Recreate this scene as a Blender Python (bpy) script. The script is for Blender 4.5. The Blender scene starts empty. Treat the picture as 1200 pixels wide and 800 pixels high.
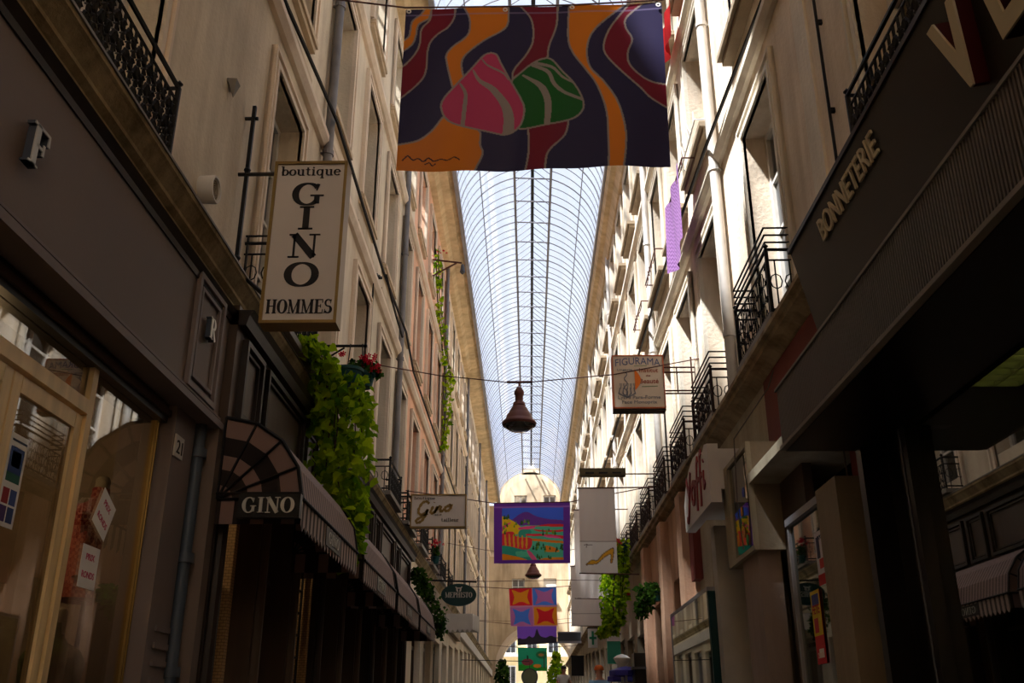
import bpy, math, random
import numpy as np
from mathutils import Vector
random.seed(7)
SC = bpy.context.scene
COL = SC.collection
PI = math.pi

# ------------------------------------------------------------------ colour / materials
def lin(c):
    return tuple(((x/255)/12.92 if x/255 <= .04045 else ((x/255+.055)/1.055)**2.4) for x in c)

def new_mat(name):
    m = bpy.data.materials.new(name); m.use_nodes = True
    nt = m.node_tree
    return m, nt, nt.nodes['Principled BSDF']

def paint(name, rgb, rough=.7, metal=0., var=.12, scale=(3, 3, 3), bump=0., bscale=40, spec=.3, detail=4):
    """plain procedural surface: base colour with a soft noise variation, optional bump"""
    m, nt, b = new_mat(name)
    n = nt.nodes; l = nt.links
    tc = n.new('ShaderNodeNewGeometry')
    mp = n.new('ShaderNodeMapping'); mp.inputs['Scale'].default_value = scale
    l.new(tc.outputs['Position'], mp.inputs['Vector'])
    no = n.new('ShaderNodeTexNoise'); no.inputs['Scale'].default_value = 1.0; no.inputs['Detail'].default_value = detail
    l.new(mp.outputs['Vector'], no.inputs['Vector'])
    r = n.new('ShaderNodeValToRGB')
    c = lin(rgb)
    r.color_ramp.elements[0].position = .3; r.color_ramp.elements[1].position = .7
    r.color_ramp.elements[0].color = tuple(x*(1-var) for x in c)+(1,)
    r.color_ramp.elements[1].color = tuple(min(1, x*(1+var)) for x in c)+(1,)
    l.new(no.outputs['Fac'], r.inputs['Fac']); l.new(r.outputs['Color'], b.inputs['Base Color'])
    b.inputs['Roughness'].default_value = rough; b.inputs['Metallic'].default_value = metal
    b.inputs['Specular IOR Level'].default_value = spec
    if bump:
        n2 = n.new('ShaderNodeTexNoise'); n2.inputs['Scale'].default_value = bscale; n2.inputs['Detail'].default_value = 5
        l.new(tc.outputs['Position'], n2.inputs['Vector'])
        bp = n.new('ShaderNodeBump'); bp.inputs['Strength'].default_value = bump; bp.inputs['Distance'].default_value = .02
        l.new(n2.outputs['Fac'], bp.inputs['Height']); l.new(bp.outputs['Normal'], b.inputs['Normal'])
    return m

def plaster(name, rgb, stain, amt=.6):
    """old rendered wall: large blotches, vertical run-off stains, fine grain"""
    m, nt, b = new_mat(name)
    n = nt.nodes; l = nt.links
    g = n.new('ShaderNodeNewGeometry')
    mp = n.new('ShaderNodeMapping'); mp.inputs['Scale'].default_value = (2.2, 2.2, .28)
    l.new(g.outputs['Position'], mp.inputs['Vector'])
    a = n.new('ShaderNodeTexNoise'); a.inputs['Scale'].default_value = 1.6; a.inputs['Detail'].default_value = 7; a.inputs['Roughness'].default_value = .62
    l.new(mp.outputs['Vector'], a.inputs['Vector'])
    r = n.new('ShaderNodeValToRGB'); r.color_ramp.elements[0].position = .34; r.color_ramp.elements[1].position = .62
    r.color_ramp.elements[0].color = lin(stain)+(1,); r.color_ramp.elements[1].color = lin(rgb)+(1,)
    l.new(a.outputs['Fac'], r.inputs['Fac'])
    c = n.new('ShaderNodeTexNoise'); c.inputs['Scale'].default_value = .9; c.inputs['Detail'].default_value = 3
    l.new(g.outputs['Position'], c.inputs['Vector'])
    mx = n.new('ShaderNodeMix'); mx.data_type = 'RGBA'
    mx.inputs[0].default_value = amt
    mx.inputs[6].default_value = lin(rgb)+(1,)
    l.new(r.outputs['Color'], mx.inputs[7])
    hs = n.new('ShaderNodeHueSaturation')
    mr = n.new('ShaderNodeMapRange'); mr.inputs[1].default_value = .35; mr.inputs[2].default_value = .65; mr.inputs[3].default_value = .86; mr.inputs[4].default_value = 1.08
    l.new(c.outputs['Fac'], mr.inputs[0]); l.new(mr.outputs[0], hs.inputs['Value']); l.new(mx.outputs[2], hs.inputs['Color'])
    l.new(hs.outputs['Color'], b.inputs['Base Color'])
    b.inputs['Roughness'].default_value = .9; b.inputs['Specular IOR Level'].default_value = .15
    n2 = n.new('ShaderNodeTexNoise'); n2.inputs['Scale'].default_value = 22; n2.inputs['Detail'].default_value = 6
    l.new(g.outputs['Position'], n2.inputs['Vector'])
    bp = n.new('ShaderNodeBump'); bp.inputs['Strength'].default_value = .35; bp.inputs['Distance'].default_value = .02
    l.new(n2.outputs['Fac'], bp.inputs['Height']); l.new(bp.outputs['Normal'], b.inputs['Normal'])
    return m

def glassy(name, tint=(255, 255, 255), gloss=.12, rough=.0, trans=1.0, ior=1.5, boost=1.0):
    """thin pane: mirror reflection by angle over a see-through layer"""
    m = bpy.data.materials.new(name); m.use_nodes = True
    nt = m.node_tree; n = nt.nodes; l = nt.links
    n.remove(n['Principled BSDF']); out = n['Material Output']
    t = n.new('ShaderNodeBsdfTransparent'); t.inputs['Color'].default_value = tuple(x*trans for x in lin(tint))+(1,)
    gl = n.new('ShaderNodeBsdfGlossy'); gl.inputs['Roughness'].default_value = rough; gl.inputs['Color'].default_value = (.95, .95, .95, 1)
    lw = n.new('ShaderNodeLayerWeight'); lw.inputs['Blend'].default_value = .5
    f = n.new('ShaderNodeMath'); f.operation = 'POWER'; f.inputs[1].default_value = 3.6; l.new(lw.outputs['Facing'], f.inputs[0])
    mu = n.new('ShaderNodeMath'); mu.operation = 'MULTIPLY_ADD'; mu.inputs[1].default_value = min(1, boost*.6); mu.inputs[2].default_value = gloss; mu.use_clamp = True
    l.new(f.outputs[0], mu.inputs[0])
    mx = n.new('ShaderNodeMixShader'); l.new(mu.outputs[0], mx.inputs[0]); l.new(t.outputs[0], mx.inputs[1]); l.new(gl.outputs[0], mx.inputs[2])
    l.new(mx.outputs[0], out.inputs['Surface'])
    return m

def cloth_mat(name, rgb=None, attr=None, trans=.35, rough=.8):
    m = bpy.data.materials.new(name); m.use_nodes = True
    nt = m.node_tree; n = nt.nodes; l = nt.links
    n.remove(n['Principled BSDF']); out = n['Material Output']
    d = n.new('ShaderNodeBsdfDiffuse'); t = n.new('ShaderNodeBsdfTranslucent'); mx = n.new('ShaderNodeMixShader'); mx.inputs[0].default_value = trans
    g = n.new('ShaderNodeBsdfGlossy'); g.inputs['Roughness'].default_value = .45; g.inputs['Color'].default_value = (.6, .6, .7, 1)
    if attr:
        a = n.new('ShaderNodeVertexColor'); a.layer_name = attr
        l.new(a.outputs['Color'], d.inputs['Color']); l.new(a.outputs['Color'], t.inputs['Color'])
    else:
        no = n.new('ShaderNodeTexNoise'); no.inputs['Scale'].default_value = 9
        r = n.new('ShaderNodeValToRGB'); c = lin(rgb)
        r.color_ramp.elements[0].color = tuple(x*.85 for x in c)+(1,); r.color_ramp.elements[1].color = tuple(min(1, x*1.1) for x in c)+(1,)
        tc = n.new('ShaderNodeNewGeometry'); l.new(tc.outputs['Position'], no.inputs['Vector'])
        l.new(no.outputs['Fac'], r.inputs['Fac']); l.new(r.outputs['Color'], d.inputs['Color']); l.new(r.outputs['Color'], t.inputs['Color'])
    l.new(d.outputs[0], mx.inputs[1]); l.new(t.outputs[0], mx.inputs[2])
    m2 = n.new('ShaderNodeMixShader'); m2.inputs[0].default_value = .03
    l.new(mx.outputs[0], m2.inputs[1]); l.new(g.outputs[0], m2.inputs[2])
    l.new(m2.outputs[0], out.inputs['Surface'])
    return m

def leaf_mat(name, c1, c2):
    m = bpy.data.materials.new(name); m.use_nodes = True
    nt = m.node_tree; n = nt.nodes; l = nt.links
    n.remove(n['Principled BSDF']); out = n['Material Output']
    g = n.new('ShaderNodeNewGeometry')
    r = n.new('ShaderNodeValToRGB'); r.color_ramp.elements[0].color = lin(c1)+(1,); r.color_ramp.elements[1].color = lin(c2)+(1,)
    l.new(g.outputs['Random Per Island'], r.inputs['Fac'])
    d = n.new('ShaderNodeBsdfDiffuse'); t = n.new('ShaderNodeBsdfTranslucent'); mx = n.new('ShaderNodeMixShader'); mx.inputs[0].default_value = .45
    l.new(r.outputs['Color'], d.inputs['Color']); l.new(r.outputs['Color'], t.inputs['Color'])
    l.new(d.outputs[0], mx.inputs[1]); l.new(t.outputs[0], mx.inputs[2]); l.new(mx.outputs[0], out.inputs['Surface'])
    return m

def brick_mat(name, c1, c2, mortar, scale=6.0):
    m, nt, b = new_mat(name); n = nt.nodes; l = nt.links
    g = n.new('ShaderNodeNewGeometry'); sp = n.new('ShaderNodeSeparateXYZ'); cb = n.new('ShaderNodeCombineXYZ'); ad = n.new('ShaderNodeMath')
    l.new(g.outputs['Position'], sp.inputs[0]); l.new(sp.outputs[0], ad.inputs[0]); l.new(sp.outputs[1], ad.inputs[1])
    l.new(ad.outputs[0], cb.inputs[0]); l.new(sp.outputs[2], cb.inputs[1])
    br = n.new('ShaderNodeTexBrick'); br.inputs['Scale'].default_value = scale
    br.inputs['Color1'].default_value = lin(c1)+(1,); br.inputs['Color2'].default_value = lin(c2)+(1,); br.inputs['Mortar'].default_value = lin(mortar)+(1,)
    br.inputs['Mortar Size'].default_value = .03
    l.new(cb.outputs[0], br.inputs['Vector']); l.new(br.outputs['Color'], b.inputs['Base Color'])
    b.inputs['Roughness'].default_value = .85
    return m

def stripe_mat(name, c1, c2, axis, freq, duty=.5, rough=.8):
    """stripes woven across one axis of the place"""
    m, nt, b = new_mat(name); n = nt.nodes; l = nt.links
    g = n.new('ShaderNodeNewGeometry'); sp = n.new('ShaderNodeSeparateXYZ'); l.new(g.outputs['Position'], sp.inputs[0])
    mu = n.new('ShaderNodeMath'); mu.operation = 'MULTIPLY'; mu.inputs[1].default_value = freq; l.new(sp.outputs[axis], mu.inputs[0])
    fr = n.new('ShaderNodeMath'); fr.operation = 'FRACT'; l.new(mu.outputs[0], fr.inputs[0])
    gt = n.new('ShaderNodeMath'); gt.operation = 'GREATER_THAN'; gt.inputs[1].default_value = duty; l.new(fr.outputs[0], gt.inputs[0])
    mx = n.new('ShaderNodeMix'); mx.data_type = 'RGBA'; l.new(gt.outputs[0], mx.inputs[0])
    mx.inputs[6].default_value = lin(c1)+(1,); mx.inputs[7].default_value = lin(c2)+(1,)
    l.new(mx.outputs[2], b.inputs['Base Color']); b.inputs['Roughness'].default_value = rough
    return m

def check_mat(name, c1, c2, scale):
    m, nt, b = new_mat(name); n = nt.nodes; l = nt.links
    g = n.new('ShaderNodeNewGeometry'); ch = n.new('ShaderNodeTexChecker'); ch.inputs['Scale'].default_value = scale
    ch.inputs['Color1'].default_value = lin(c1)+(1,); ch.inputs['Color2'].default_value = lin(c2)+(1,)
    l.new(g.outputs['Position'], ch.inputs['Vector']); l.new(ch.outputs['Color'], b.inputs['Base Color']); b.inputs['Roughness'].default_value = .9
    return m

def emit(name, rgb, s):
    m, nt, b = new_mat(name)
    b.inputs['Base Color'].default_value = lin(rgb)+(1,); b.inputs['Emission Color'].default_value = lin(rgb)+(1,); b.inputs['Emission Strength'].default_value = s
    return m

M = dict(
    plL=plaster('beige_plaster', (222, 209, 186), (184, 167, 143)),
    plLo=plaster('orange_plaster', (232, 188, 158), (222, 168, 138)),
    plLy=plaster('ochre_plaster', (238, 218, 184), (216, 194, 160)),
    plLf=plaster('sand_plaster', (238, 226, 204), (216, 200, 174)),
    plR=plaster('cream_plaster', (232, 218, 198), (196, 176, 150), .75),
    plE=plaster('warm_stone', (206, 188, 160), (172, 150, 122), .8),
    mould=plaster('pale_moulding', (232, 216, 196), (210, 190, 168), .5),
    mouldR=plaster('white_moulding', (232, 224, 208), (190, 176, 154), .5),
    sillL=paint('sandy_stone_sill', (196, 176, 148), .9, var=.15, bump=.2),
    sill=paint('grey_stone_sill', (150, 134, 112), .9, var=.2, bump=.2),
    cornice=plaster('tan_cornice', (226, 202, 162), (192, 166, 128), .9),
    ledge=plaster('olive_stained_stone', (176, 158, 122), (112, 96, 68), 1.0),
    ledgeR=plaster('brown_stained_stone', (168, 148, 116), (118, 98, 72), 1.0),
    lead=paint('grey_lead_sheet', (122, 116, 108), .6, var=.15),
    zinc2=paint('grey_cable', (92, 84, 76), .6, var=.1),
    white=paint('white_paint', (232, 230, 226), .6, var=.05),
    offwhite=paint('aged_white_paint', (205, 200, 192), .7, var=.1),
    iron=paint('black_wrought_iron', (26, 23, 22), .55, .3, var=.2),
    ironB=paint('brown_black_iron', (54, 38, 34), .6, .3, var=.2),
    ironbr=paint('rust_brown_iron', (86, 50, 40), .6, .3, var=.2),
    steel=paint('grey_painted_steel', (112, 112, 120), .5, .4, var=.1),
    steelL=paint('light_steel', (150, 150, 156), .5, .3, var=.1),
    zinc=paint('zinc_pipe', (118, 116, 118), .5, .5, var=.2),
    zincR=paint('pale_zinc_pipe', (190, 186, 180), .55, .2, var=.15),
    cable=paint('black_cable', (24, 20, 20), .7, var=.1),
    wire=paint('rusty_wire', (96, 62, 58), .6, .3, var=.1),
    mauve=paint('grey_mauve_panel', (112, 98, 89), .6, var=.08, scale=(.6, .6, .6), bump=.05),
    mauve2=paint('grey_mauve_pilaster', (120, 108, 104), .6, var=.06),
    brownP=paint('dark_brown_wood', (78, 62, 50), .5, var=.15, scale=(8, 8, 1)),
    brownD=paint('deep_brown_wood', (44, 34, 28), .5, var=.2, scale=(8, 8, 1)),
    oak=paint('varnished_oak', (228, 200, 148), .4, var=.15, scale=(12, 12, 1.5)),
    brass=paint('brass_trim', (138, 112, 62), .45, .4, var=.1),
    pipeblue=paint('dull_blue_pipe', (78, 88, 100), .5, .3, var=.1),
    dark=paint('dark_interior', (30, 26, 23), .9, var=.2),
    black=paint('black_lacquer', (18, 16, 15), .35, var=.1),
    blackS=paint('black_brown_sign_face', (44, 38, 32), .45, var=.15, scale=(1, 1, 1)),
    gold=paint('cream_gilt_lettering', (204, 194, 168), .5, .1, var=.05),
    darkred=paint('dark_red_lettering_side', (70, 14, 14), .5, var=.05),
    redwall=paint('red_brown_wall', (112, 48, 40), .8, var=.2, scale=(2, 2, .5)),
    pink=plaster('salmon_render', (206, 166, 138), (176, 136, 108), .8),
    pinkS=plaster('pinkish_pillar_stone', (164, 146, 136), (142, 124, 114), .6),
    beigeS=plaster('beige_shop_render', (176, 166, 144), (146, 134, 112), .7),
    beigeD=plaster('brown_beige_panel', (150, 136, 116), (126, 112, 94), .6),
    face=paint('sign_white_acrylic', (206, 198, 192), .5, var=.04),
    ink=paint('sign_black_ink', (26, 20, 20), .6, var=.05),
    letterG=paint('silver_lettering', (186, 186, 180), .4, .3, var=.05),
    pane=glassy('window_pane', (190, 195, 200), .05, 0, .9),
    shopglass=glassy('shop_window_pane', (210, 205, 195), .26, 0, .9, boost=1.6),
    shopglassL=glassy('clear_shop_pane', (225, 220, 210), .07, 0, .95, boost=1.0),
    greenglass=glassy('greenish_display_glass', (170, 185, 160), .07, .02, .85, boost=1.3),
    terra=paint('terracotta_floor', (130, 118, 104), .9, var=.2, bump=.3, bscale=12),
    copper=paint('brown_red_lamp_enamel', (104, 62, 56), .45, .3, var=.15),
    milk=paint('milk_glass', (210, 214, 214), .25, var=.03),
    tan=brick_mat('tan_brick_wall', (186, 148, 98), (172, 136, 90), (128, 100, 66), 11),
    red=cloth_mat('red_cloth', (150, 20, 16)),
    teal=paint('teal_flowerpot', (14, 70, 70), .5, var=.1),
    leafA=leaf_mat('lime_leaf', (80, 128, 16), (186, 214, 36)),
    leafB=leaf_mat('dark_green_leaf', (24, 46, 18), (70, 104, 36)),
    petal=leaf_mat('red_petal', (170, 14, 40), (220, 40, 70)),
    gingham=check_mat('red_gingham', (128, 24, 20), (170, 104, 84), 50),
    awning=stripe_mat('ribbed_awning_cloth', (150, 124, 116), (96, 78, 70), 1, 12, .6),
    awnM=paint('mauve_canvas', (128, 104, 96), .9, var=.08),
    awnD=paint('dark_brown_canvas', (38, 30, 27), .9, var=.1),
    grey=cloth_mat('grey_banner_cloth', (172, 160, 152), trans=.3),
    greyP=cloth_mat('pale_grey_panel_cloth', (196, 186, 178), trans=.3),
    purple=cloth_mat('lilac_patterned_cloth', (150, 104, 170), trans=.4),
    dkgreen=paint('bottle_green_enamel', (14, 56, 56), .35, var=.05),
    skin=paint('skin', (196, 140, 112), .6, var=.04),
    orangecap=paint('orange_cap_cloth', (226, 110, 50), .9, var=.05),
    ltblue=paint('light_blue_shirt_cloth', (150, 190, 220), .9, var=.05),
    navy=paint('dark_blue_trousers', (36, 42, 66), .9, var=.05),
    bluep=paint('violet_blue_plastic', (66, 60, 150), .5, var=.05),
    olive=paint('olive_metal_box', (98, 86, 60), .6, .2, var=.1),
    slate=paint('slate_grey_sign', (70, 74, 80), .5, var=.05),
    yellow=plaster('sunny_yellow_render', (240, 226, 180), (226, 206, 150), .6),
    bark=paint('bark', (70, 54, 40), .9, var=.2),
)

# corrugated band: ribs as fine bump
def ribbed(name, rgb):
    m, nt, b = new_mat(name); n = nt.nodes; l = nt.links
    g = n.new('ShaderNodeNewGeometry'); sp = n.new('ShaderNodeSeparateXYZ'); l.new(g.outputs['Position'], sp.inputs[0])
    no = n.new('ShaderNodeTexNoise'); no.inputs['Scale'].default_value = 3; l.new(g.outputs['Position'], no.inputs['Vector'])
    r = n.new('ShaderNodeValToRGB'); c = lin(rgb); r.color_ramp.elements[0].color = tuple(x*.75 for x in c)+(1,); r.color_ramp.elements[1].color = tuple(x*1.2 for x in c)+(1,)
    l.new(no.outputs['Fac'], r.inputs['Fac']); l.new(r.outputs['Color'], b.inputs['Base Color'])
    b.inputs['Roughness'].default_value = .55
    return m
M['rib'] = ribbed('grey_ribbed_metal', (84, 76, 70))

# ------------------------------------------------------------------ mesh builder
class MB:
    def __init__(s): s.v = []; s.f = []; s.m = []; s.cur = 0
    def add(s, vs, fs):
        b = len(s.v); s.v += [tuple(p) for p in vs]; s.f += [tuple(b+i for i in f) for f in fs]; s.m += [s.cur]*len(fs); return s
    def box(s, x0, x1, y0, y1, z0, z1):
        return s.add([(x0,y0,z0),(x1,y0,z0),(x1,y1,z0),(x0,y1,z0),(x0,y0,z1),(x1,y0,z1),(x1,y1,z1),(x0,y1,z1)],
                     [(0,3,2,1),(4,5,6,7),(0,1,5,4),(1,2,6,5),(2,3,7,6),(3,0,4,7)])
    def quad(s, a, b, c, d): return s.add([a, b, c, d], [(0, 1, 2, 3)])
    def tube(s, pts, r, n=6, cap=True):
        pts = [Vector(p) for p in pts]; rs = r if isinstance(r, (list, tuple)) else [r]*len(pts)
        b = len(s.v); up = Vector((0, 0, 1))
        d0 = (pts[1]-pts[0]).normalized()
        ref = Vector((1, 0, 0)) if abs(d0.z) > .9 else up
        vs = []
        for i, p in enumerate(pts):
            d = (pts[min(i+1, len(pts)-1)]-pts[max(i-1, 0)]).normalized()
            a = d.cross(ref)
            if a.length < 1e-4: a = d.cross(Vector((0, 1, 0)))
            a.normalize(); c = d.cross(a).normalized()
            for k in range(n):
                t = 2*PI*k/n; vs.append(p+a*math.cos(t)*rs[i]+c*math.sin(t)*rs[i])
        fs = []
        for i in range(len(pts)-1):
            for k in range(n):
                fs.append((i*n+k, i*n+(k+1) % n, (i+1)*n+(k+1) % n, (i+1)*n+k))
        if cap: fs += [tuple(range(n-1, -1, -1)), tuple((len(pts)-1)*n+k for k in range(n))]
        return s.add(vs, fs)
    def lathe(s, c, prof, n=24, axis='z'):
        vs = []; c = Vector(c)
        for (r, h) in prof:
            for k in range(n):
                t = 2*PI*k/n; a, b_ = r*math.cos(t), r*math.sin(t)
                o = {'z': (a, b_, h), 'x': (h, a, b_), 'y': (a, h, b_)}[axis]
                vs.append(c+Vector(o))
        fs = []
        for i in range(len(prof)-1):
            for k in range(n):
                fs.append((i*n+k, i*n+(k+1) % n, (i+1)*n+(k+1) % n, (i+1)*n+k))
        return s.add(vs, fs)
    def prismY(s, poly, y0, y1):
        """polygon in (x,z) swept along y"""
        n = len(poly)
        vs = [(x, y0, z) for x, z in poly]+[(x, y1, z) for x, z in poly]
        fs = [tuple(range(n)), tuple(range(2*n-1, n-1, -1))]+[(i, (i+1) % n, n+(i+1) % n, n+i) for i in range(n)]
        return s.add(vs, fs)
    def prismX(s, poly, x0, x1):
        n = len(poly)
        vs = [(x0, y, z) for y, z in poly]+[(x1, y, z) for y, z in poly]
        fs = [tuple(range(n)), tuple(range(2*n-1, n-1, -1))]+[(i, (i+1) % n, n+(i+1) % n, n+i) for i in range(n)]
        return s.add(vs, fs)
    def frame_rect(s, F, x0, x1, y0, y1, w, d, n0=0.):
        """rectangular picture-frame moulding in frame F"""
        for a in ((x0, x1, y0, y0+w), (x0, x1, y1-w, y1), (x0, x0+w, y0+w, y1-w), (x1-w, x1, y0+w, y1-w)):
            s.fbox(F, *a, n0, n0+d)
        return s
    def fbox(s, F, x0, x1, y0, y1, z0, z1):
        c = [(x0,y0,z0),(x1,y0,z0),(x1,y1,z0),(x0,y1,z0),(x0,y0,z1),(x1,y0,z1),(x1,y1,z1),(x0,y1,z1)]
        return s.add([F(*p) for p in c], [(0,3,2,1),(4,5,6,7),(0,1,5,4),(1,2,6,5),(2,3,7,6),(3,0,4,7)])
    def ribbon(s, F, pts, ox=0, oy=0, sc=1, d=.01, n0=0.):
        """stroke of varying width (x,y,w) raised off frame F"""
        P = [(ox+p[0]*sc, oy+p[1]*sc) for p in pts]; W = [p[2]*sc/2 for p in pts]
        L = []; R = []
        for i, (x, y) in enumerate(P):
            x0, y0 = P[max(i-1, 0)]; x1, y1 = P[min(i+1, len(P)-1)]
            dx, dy = x1-x0, y1-y0; q = math.hypot(dx, dy) or 1
            nx, ny = -dy/q, dx/q
            L.append((x+nx*W[i], y+ny*W[i])); R.append((x-nx*W[i], y-ny*W[i]))
        n = len(P)
        vs = [F(a, b, n0+d) for a, b in L]+[F(a, b, n0+d) for a, b in R]+[F(a, b, n0) for a, b in L]+[F(a, b, n0) for a, b in R]
        fs = []
        for i in range(n-1):
            fs += [(i, n+i, n+i+1, i+1), (2*n+i, i, i+1, 2*n+i+1), (n+i, 3*n+i, 3*n+i+1, n+i+1)]
        fs += [(0, 2*n, 3*n, n), (n-1, 2*n-1, 4*n-1, 3*n-1)]
        return s.add(vs, fs)
    def build(s, name, mat, parent=None, smooth=False, recalc=True):
        me = bpy.data.meshes.new(name); me.from_pydata(s.v, [], s.f)
        mats = mat if isinstance(mat, (list, tuple)) else [mat]
        for m in mats: me.materials.append(m)
        if len(mats) > 1: me.polygons.foreach_set('material_index', s.m)
        if recalc:
            import bmesh
            bm = bmesh.new(); bm.from_mesh(me); bmesh.ops.recalc_face_normals(bm, faces=bm.faces); bm.to_mesh(me); bm.free()
        if smooth:
            me.polygons.foreach_set('use_smooth', [True]*len(me.polygons)); me.set_sharp_from_angle(angle=math.radians(40))
        me.update()
        o = bpy.data.objects.new(name, me); COL.objects.link(o)
        if parent is not None:
            o.parent = parent
            o.matrix_parent_inverse = parent_inv(parent)
        return o

def parent_inv(p):
    from mathutils import Matrix
    L = Matrix.Identity(4)
    chain = []
    q = p
    while q is not None: chain.append(q); q = q.parent
    w = Matrix.Identity(4)
    for c in reversed(chain):
        w = w @ c.matrix_parent_inverse @ Matrix.LocRotScale(c.location, c.rotation_euler, c.scale)
    return w.inverted()

def frame(o, u, v):
    o = Vector(o); u = Vector(u).normalized(); v = Vector(v).normalized(); n = u.cross(v)
    return lambda x, y, z=0.: tuple(o+u*x+v*y+n*z)
def FY(x, y, z): return frame((x, y, z), (1, 0, 0), (0, 0, 1))        # faces the camera end of the street
def FL(x, y, z): return frame((x, y, z), (0, 1, 0), (0, 0, 1))        # on the left wall
def FR(x, y, z): return frame((x, y, z), (0, -1, 0), (0, 0, 1))       # on the right wall

def tag(o, label=None, cat=None, group=None, kind=None):
    if label: o['label'] = label
    if cat: o['category'] = cat
    if group: o['group'] = group
    if kind: o['kind'] = kind
    return o
def empty(name, loc, label=None, cat=None, group=None, kind=None):
    o = bpy.data.objects.new(name, None); o.empty_display_size = .1; COL.objects.link(o); o.location = loc
    return tag(o, label, cat, group, kind)
def struct(o): o['kind'] = 'structure'; return o
def copy_tree(o, parent=None):
    inv = o.matrix_parent_inverse.copy(); c = o.copy(); COL.objects.link(c); c.parent = parent
    if parent is not None: c.matrix_parent_inverse = inv
    for ch in list(CH[o.name]) if o.name in CH else []:
        d = copy_tree(ch, c); reg(c, d)
    return c
CH = {}
def reg(p, c): CH.setdefault(p.name, []).append(c)
def part(mb, name, mat, parent, smooth=False, recalc=True):
    o = mb.build(name, mat, parent, smooth, recalc); reg(parent, o); return o

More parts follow.
